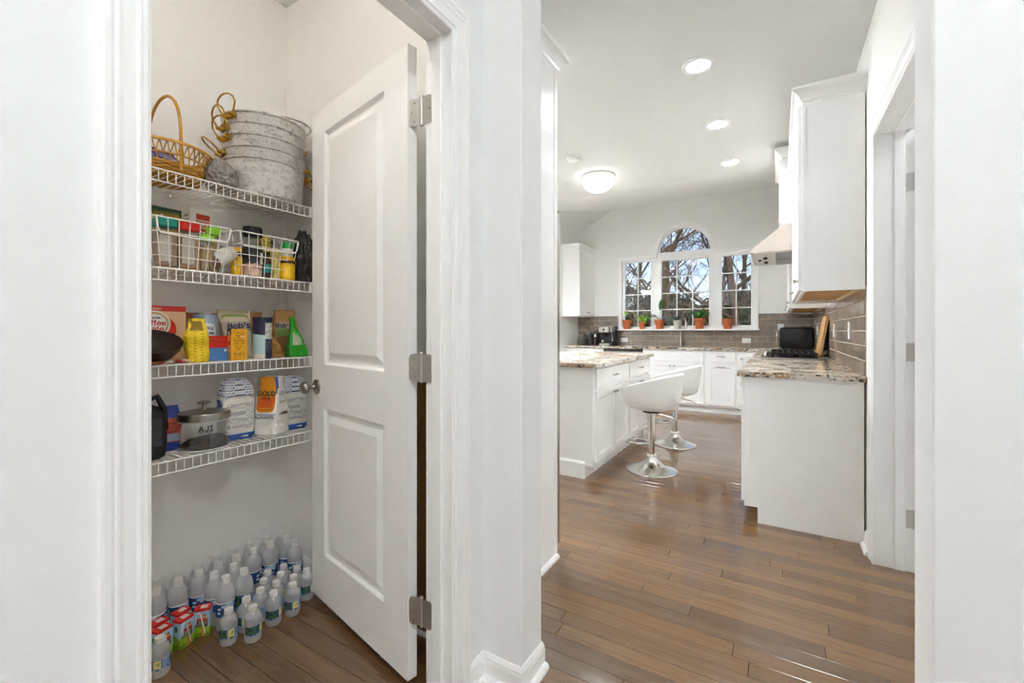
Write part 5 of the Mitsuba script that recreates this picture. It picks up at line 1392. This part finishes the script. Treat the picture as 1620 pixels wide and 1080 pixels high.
v[:, 2] += tp * ((v[:, 1] - .5 * v[:, 0]) * .22 + .010) * .72 + tp * .004 * meshkit.noise(v * 160, 3)
v[:, 2] = np.maximum(v[:, 2], .004); sm.vertices = v
part(t, 'seeds', put(sm, jx, jy, Z4), paint('seeds', '2a2522', .8, .2), 30, kind='stuff', label='dark seeds heaped to one side')
part(t, 'lid', put(lathew([(0, .128), (.050, .127), (.084, .121), (.086, .118), (.086, .100), (.084, .098), (.0835, .100)], 44)if False else lathew([(.0835, .112), (.0855, .113), (.0855, .134), (.083, .139), (.045, .146), (0, .148)], 44), jx, jy, Z4), NICKEL, 35)
part(t, 'lid_knob', put(lathew([(.009, .146), (.007, .150), (.007, .166), (.022, .171), (.023, .174), (.018, .177), (0, .178)], 24), jx, jy, Z4), NICKEL, 40)
part(t, 'lettering', bend(cat(text('AJI', .020, .0008, True), put(bx(-.018, .018, -.001, .001, 0, .0006), 0, -.014, 0)), .0829, (jx, jy, Z4 + .086), -.36), BLACKM)
def f_ka(s, v):
    im = ramp(s.shape, 'dedbd4')
    d = 1 - np.clip(np.abs(s) * 2, 0, 1)
    topline = np.where(np.abs(s) <= .5, .665 + .05 * np.sqrt(np.clip(1 - (np.abs(s) - .0) ** 2 * 4, 0, 1)), .70 + .04 * np.cos((np.abs(s) - 1) * PI))
    up = v > topline
    gu, gv = (s * 10 + np.floor(v * 24) * .5) % 1 - .5, (v * 24) % 1 - .5
    im = over(im, up, 'cfd2d8'); im = over(im, up & (np.hypot(gu, gv) < .30), '4a5878')
    im = over(im, np.abs(v - topline) < .008, '5a6478'); im = over(im, np.abs(v - topline + .022) < .004, '8a92a2')
    im = over(im, v < .095, '2a5296'); im = over(im, (v > .095) & (v < .115), '8fa6cc'); im = over(im, (np.hypot(s - .05, (v - .05) * 3) < .05), 'e5e5e5')
    im = over(im, scribble(s, v, 46, 11, .66, 16) * (np.abs(s) < .36) * (v > .22) * (v < .62), '93959c')
    im = over(im, scribble(s, v, 60, 12, .5, 10) * (np.abs(s - .02) < .33) * (v > .19) * (v < .24), '55565c')
    lf = (s > -1.35) & (s < -.62) & (v > .36) & (v < .66)
    im = over(im, lf & (meshkit.noise(np.stack([s * 9, v * 22, 0 * s], -1), 6) > .42), '355c94')
    im = over(im, np.abs(np.hypot(s + .42, (v - .15) * 2.2) - .03) < .02, '8a6a3c')
    return im
fm, fc = bag(.120, .088, .250, f_ka, top=.30, topw=.42, pinch=.60, lump=.0035, seed=31, nx=200, nz=130, dome=True)
t = pthing('flour_bag', 'white and blue paper flour bag right of the glass jar, the nearest of the three', 'bag', 'body', (fm, fc), -1.930, .964, Z4, -.10)
letter(t, 'KING', .011, '2c4f86', -1.930, .964, Z4 + .135, -.10 - PI / 2, .0625); letter(t, 'ARTHUR', .009, '2c4f86', -1.930, .964, Z4 + .120, -.10 - PI / 2, .0625)
fm3, fc3 = bag(.112, .085, .238, f_ka, top=.35, topw=.50, pinch=.62, lump=.0035, seed=37, nx=200, nz=130, dome=True)
pthing('flour_bag', 'white and blue paper flour bag at the right end of the lowest shelf', 'bag', 'body', (fm3, fc3), -1.915, 1.200, Z4, -.16)
def f_gm(s, v):
    im = ramp(s.shape, 'e2dfd9')
    lf = s < -.5
    dd = np.hypot((s + 1.0) * 1.0, (v - .74) * 1.6)
    im = over(im, (v > .80 - .0 * s) & (s < -.1), '23509c')
    im = over(im, (v > .72) & (s > -.62) & (s < -.3) , '23509c')
    im = over(im, dd < .52, 'd98a1e'); im = over(im, (dd < .47) & (dd > .44), 'a35c12'); im = over(im, (dd < .40) & (v < .66), 'cf5a22')
    im = over(im, (s < -.55) & (np.abs(v - .375) < .008), '5a6a90')
    im = over(im, scribble(s, v, 44, 15, .6, 14) * (np.abs(s - .12) < .2) * (v > .55) * (v < .78), '9a968e')
    im = over(im, (np.abs(s + .02) < .15) & (v > .33) & (v < .42), 'd3cfc7'); im = over(im, (np.hypot((s - .02) * 1.0, (v - .375) * 2.2) < .05) | ((np.abs(v - .375) < .007) & (s > -.16) & (s < .02)), '55504a')
    return im
gm, gc = bag(.115, .100, .250, f_gm, top=.75, topw=.50, pinch=.30, lump=.004, seed=41, nx=220, nz=140, lean=(-.004, .0))
t = pthing('flour_bag', 'white flour bag with orange medallion between the two blue-patterned ones', 'bag', 'body', (gm, gc), -1.866, 1.082, Z4, .52)
letter(t, 'GOLD', .020, '20242f', -1.866, 1.082, Z4 + .182, .52 - PI / 2, .0435); letter(t, 'MEDAL', .009, '8a3a14', -1.866, 1.082, Z4 + .163, .52 - PI / 2, .0470)
letter(t, 'ALL PURPOSE', .009, '30487e', -1.866, 1.082, Z4 + .085, .52 - PI / 2, .0605)

# ---- bottled water and juice on the pantry floor
TB = lathew([(0, .004), (.012, .002), (.022, 0), (.029, .004), (.0325, .014), (.0322, .030), (.0312, .034), (.0325, .040), (.0325, .055), (.0318, .058), (.0318, .116), (.0325, .119), (.0325, .140), (.0305, .152), (.0255, .166), (.0175, .178), (.0125, .184), (.0120, .196), (0, .1965)], 36)
SB = lathew([(0, .003), (.018, 0), (.026, .003), (.0292, .012), (.0292, .026), (.0285, .029), (.0285, .068), (.0294, .071), (.0286, .077), (.0292, .080), (.0276, .087), (.0280, .089), (.0255, .096), (.0205, .104), (.0140, .110), (.0125, .114), (.0125, .120), (0, .1205)], 36)
TCAP = lathew([(0, .183), (.0148, .183), (.0155, .186), (.0152, .202), (.0138, .2045), (0, .205)], 28)
SCAP = lathew([(0, .112), (.0148, .112), (.0155, .114), (.0152, .126), (.0138, .1285), (0, .129)], 28)
TNECK = lathew([(.0165, .1795), (.0172, .181), (.0165, .1825)], 20)
def f_tl(s, z):
    im = ramp(s.shape, '1f4278')
    im = over(im, z > .108, 'dfe3e6')
    w = (np.abs(s) < .28) & (z > .070) & (z < .098)
    im = over(im, w & (scribble(s, (z - .070) / .028, 2, 4, .62, 14) > 0), 'dfe6ef')
    im = over(im, (np.abs(np.abs(s) - .55) < .09) & (z > .064) & (z < .104), '8fa4c4'); im = over(im, (np.hypot((s - .1) * 2, (z - .100) * 60) < .5), 'b8cbe0')
    return over(im, (s > .75) | (s < -.8), 'c9d0da')
def f_sl(s, z):
    im = ramp(s.shape, '2b4f86')
    sky = (z > .036) & (z < .066)
    n = meshkit.noise(np.stack([s * 24, z * 420, 0 * s], -1), 9)
    im = over(im, sky & (s < .0) & (n > .30), '20361e'); im = over(im, sky & (s < .0) & (n > .62), '53803a'); im = over(im, sky & (s >= .30) & (s < .6), '7d9ac0')
    im = over(im, (s > .02) & (s < .26) & (z > .036) & (z < .064), 'd9d391'); im = over(im, (s > .07) & (s < .21) & (z > .043) & (z < .057) & (n > .4), '8a8a4a')
    im = over(im, (z < .036) & (scribble(s, (z - .028) / .008, 1, 6, .55, 16) > 0), 'cfd9e6'); im = over(im, sky & (np.abs(s + .75) < .12) & ((s * 60) % 1 > .5), 'dcdcdc')
    return over(im, np.abs(z - .067) < .0012, 'e6e8ea')
def lab(r, z0, z1, fn):
    m, c = plathe([(r, z) for z in np.linspace(z0, z1, 16)], fn, 72)
    return shape(m, PRINT, True, color=c)
TL, SL = lab(.0322, .060, .115, f_tl), lab(.0289, .030, .067, f_sl)
CAPW = paint('bottle_cap', 'd9d7d3', .4, .4)
S_TB, S_SB, S_TC, S_SC, S_TN = shape(TB, WATER, 35), shape(SB, WATER, 35), shape(TCAP, CAPW, 40), shape(SCAP, CAPW, 40), shape(TNECK, CAPW, 40)
bgr = random.Random(77)
def bottle(label, group, x, y, tall, az=None, lbl=None):
    t = thing('water_bottle', label, 'water bottle', group)
    M = T4().translate([x, y, .0006]).rotate([0, 0, 1], bgr.uniform(-70, 50) if az is None else az)
    part(t, 'bottle', S_TB if tall else S_SB, None, tw=M)
    part(t, 'label', lbl or (TL if tall else SL), None, tw=M)
    part(t, 'cap', S_TC if tall else S_SC, None, tw=M)
    if tall: part(t, 'neck_ring', S_TN, None, tw=M)
ORD = ['first', 'second', 'third', 'fourth', 'fifth', 'sixth', 'seventh', 'eighth']
G1, G2 = 'tall water bottles on the pantry floor', 'small water bottles on the pantry floor'
for i, (x, y) in enumerate([(-2.054, .737), (-2.054, .806), (-2.054, .878), (-2.054, .947), (-2.054, 1.015), (-2.052, 1.085), (-2.045, 1.156), (-2.040, 1.226)]):
    bottle('tall water bottle in the back row against the wall, %s from the left' % ORD[i], G1, x, y, True)
for i, (x, y) in enumerate([(-1.988, .710), (-1.988, .782), (-1.986, .852), (-1.985, .923), (-1.983, .993), (-1.979, 1.062), (-1.974, 1.135), (-1.967, 1.208)]):
    bottle('tall water bottle in the second row from the wall, %s from the left' % ORD[i], G1, x, y, True)
for lb, x, y, az in (('tall water bottle in the third row, just behind the rightmost juice box', -1.918, .876, -20), ('tall water bottle in the third row, behind the one with the green label', -1.917, .950, -40), ('tall water bottle at the right end of the cluster near the door', -1.897, 1.206, -30),
                     ('tall water bottle with a low label right of the juice boxes', -1.850, .886, -25)):
    bottle(lb, G1, x, y, True, az)
bottle('tall water bottle with a green picture label among the small bottles', G1, -1.845, .953, True, -30, lab(.0323, .060, .115, lambda s, z: f_sl(s, .030 + (z - .060) * .67)))
for lb, x, y, az in (('small water bottle at the front, left of the pair nearest the juice boxes', -1.752, .850, -35), ('small water bottle at the front, right of the pair nearest the juice boxes', -1.692, .906, 20),
    ('small water bottle between the front pair and the green-label tall bottle', -1.768, .922, -60), ('small water bottle behind the third front bottle', -1.782, .984, -80), ('small water bottle third along the front edge', -1.716, .999, 10),
    ('small water bottle in the middle of the cluster, left one', -1.838, 1.027, -30), ('small water bottle in the middle of the cluster, deeper one', -1.886, 1.072, -40), ('small water bottle in the middle of the cluster, right one', -1.775, 1.045, -50),
    ('small water bottle fourth along the front edge', -1.706, 1.073, -35), ('small water bottle behind the fourth front bottle, deeper left', -1.825, 1.093, -20), ('small water bottle just behind the fourth front bottle', -1.757, 1.108, -30),
    ('small water bottle before the tall bottles by the end wall', -1.873, 1.136, 20), ('small water bottle second from the door, deeper in', -1.806, 1.155, 10), ('small water bottle half hidden by the door edge', -1.755, 1.168, 0),
    ('small water bottle alone at the left front of the pantry floor', -1.791, .651, -60)):
    bottle(lb, G2, x, y, False, az)
def f_jb(face, u, v):
    im = ramp(u.shape, 'a8c6dd')
    im = over(im, v < .40 + .06 * np.sin(u * 5), '8fae2c'); im = over(im, v < .14, '6f8f28')
    if face == '+z': return ramp(u.shape, 'c8281f') if True else im
    im = over(im, v > .93, 'c8281f')
    if face == '+x':
        im = over(im, (u > .12) & (u < .88) & (v > .36) & (v < .66), '2e1a18'); im = over(im, (u > .12) & (u < .88) & (v > .58) & (v < .66), 'b8281e')
        im = over(im, scribble(u, v, 26, 6, .62, 9) * (u > .18) * (u < .82) * (v > .38) * (v < .57), 'b5a89c')
        im = over(im, np.hypot((u - .62), (v - .74) * 1.9) < .17, 'c9a070'); im = over(im, np.hypot((u - .7), (v - .76) * 1.9) < .07, '7d4a2c')
        im = over(im, (np.abs(u - .6) < .1) & (v < .34), 'd0872f')
    if face == '-y': im = over(im, np.hypot((u - .5) * .6, v - .7) < .11, '2f6a34')
    if face == '+y': im = over(im, scribble(u, v, 18, 9, .8, 4) * (v > .3) * (v < .9), 'dfe6ea')
    return im
jb = pbox(-.019, .019, -.026, .026, 0, .104, f_jb, 44)
JB = shape(jb[0], PRINT, False, color=jb[1])
STRAW = shape(tube([(.0215, -.006, .088), (.0215, -.013, .083), (.0215, -.015, .06)] [:0] + [(.0215, -.018, .050), (.0215, -.016, .084), (.0215, -.009, .092), (.0215, -.003, .086), (.0215, .012, .012)], .0024, 6), col('e6e3de', .3), 60)
TAB = shape(cb(-.010, .012, -.008, .016, .104, .1046, .0002), col('d9c7c0', .4))
for lb, x, y, az in (('juice box at the right of the five, turned towards the camera', -1.890, .826, -40), ('juice box at the front of the five, in the middle', -1.884, .757, 14), ('juice box behind the middle front one', -1.937, .770, 12),
                     ('juice box at the left front behind the lone small bottle', -1.884, .690, 14), ('juice box at the left back of the five', -1.937, .700, 10)):
    t = thing('juice_box', lb, 'juice box', 'juice boxes with straws')
    M = T4().translate([x, y, .0006]).rotate([0, 0, 1], az)
    part(t, 'carton', JB, None, tw=M); part(t, 'straw', STRAW, None, tw=M); part(t, 'foil_tab', TAB, None, tw=M)
# ---- brown thing glimpsed behind the door: a cardboard carton leaning in the corner
t = thing('cardboard_sheet', 'flat brown cardboard leaning in the corner behind the pantry door', 'cardboard')
part(t, 'sheet', put(cb(-.25, .25, -.004, .004, 0, 1.02, .002), -1.30, 1.262, .001, 0, rx=-.012), col('8d6b45', .8, .1))
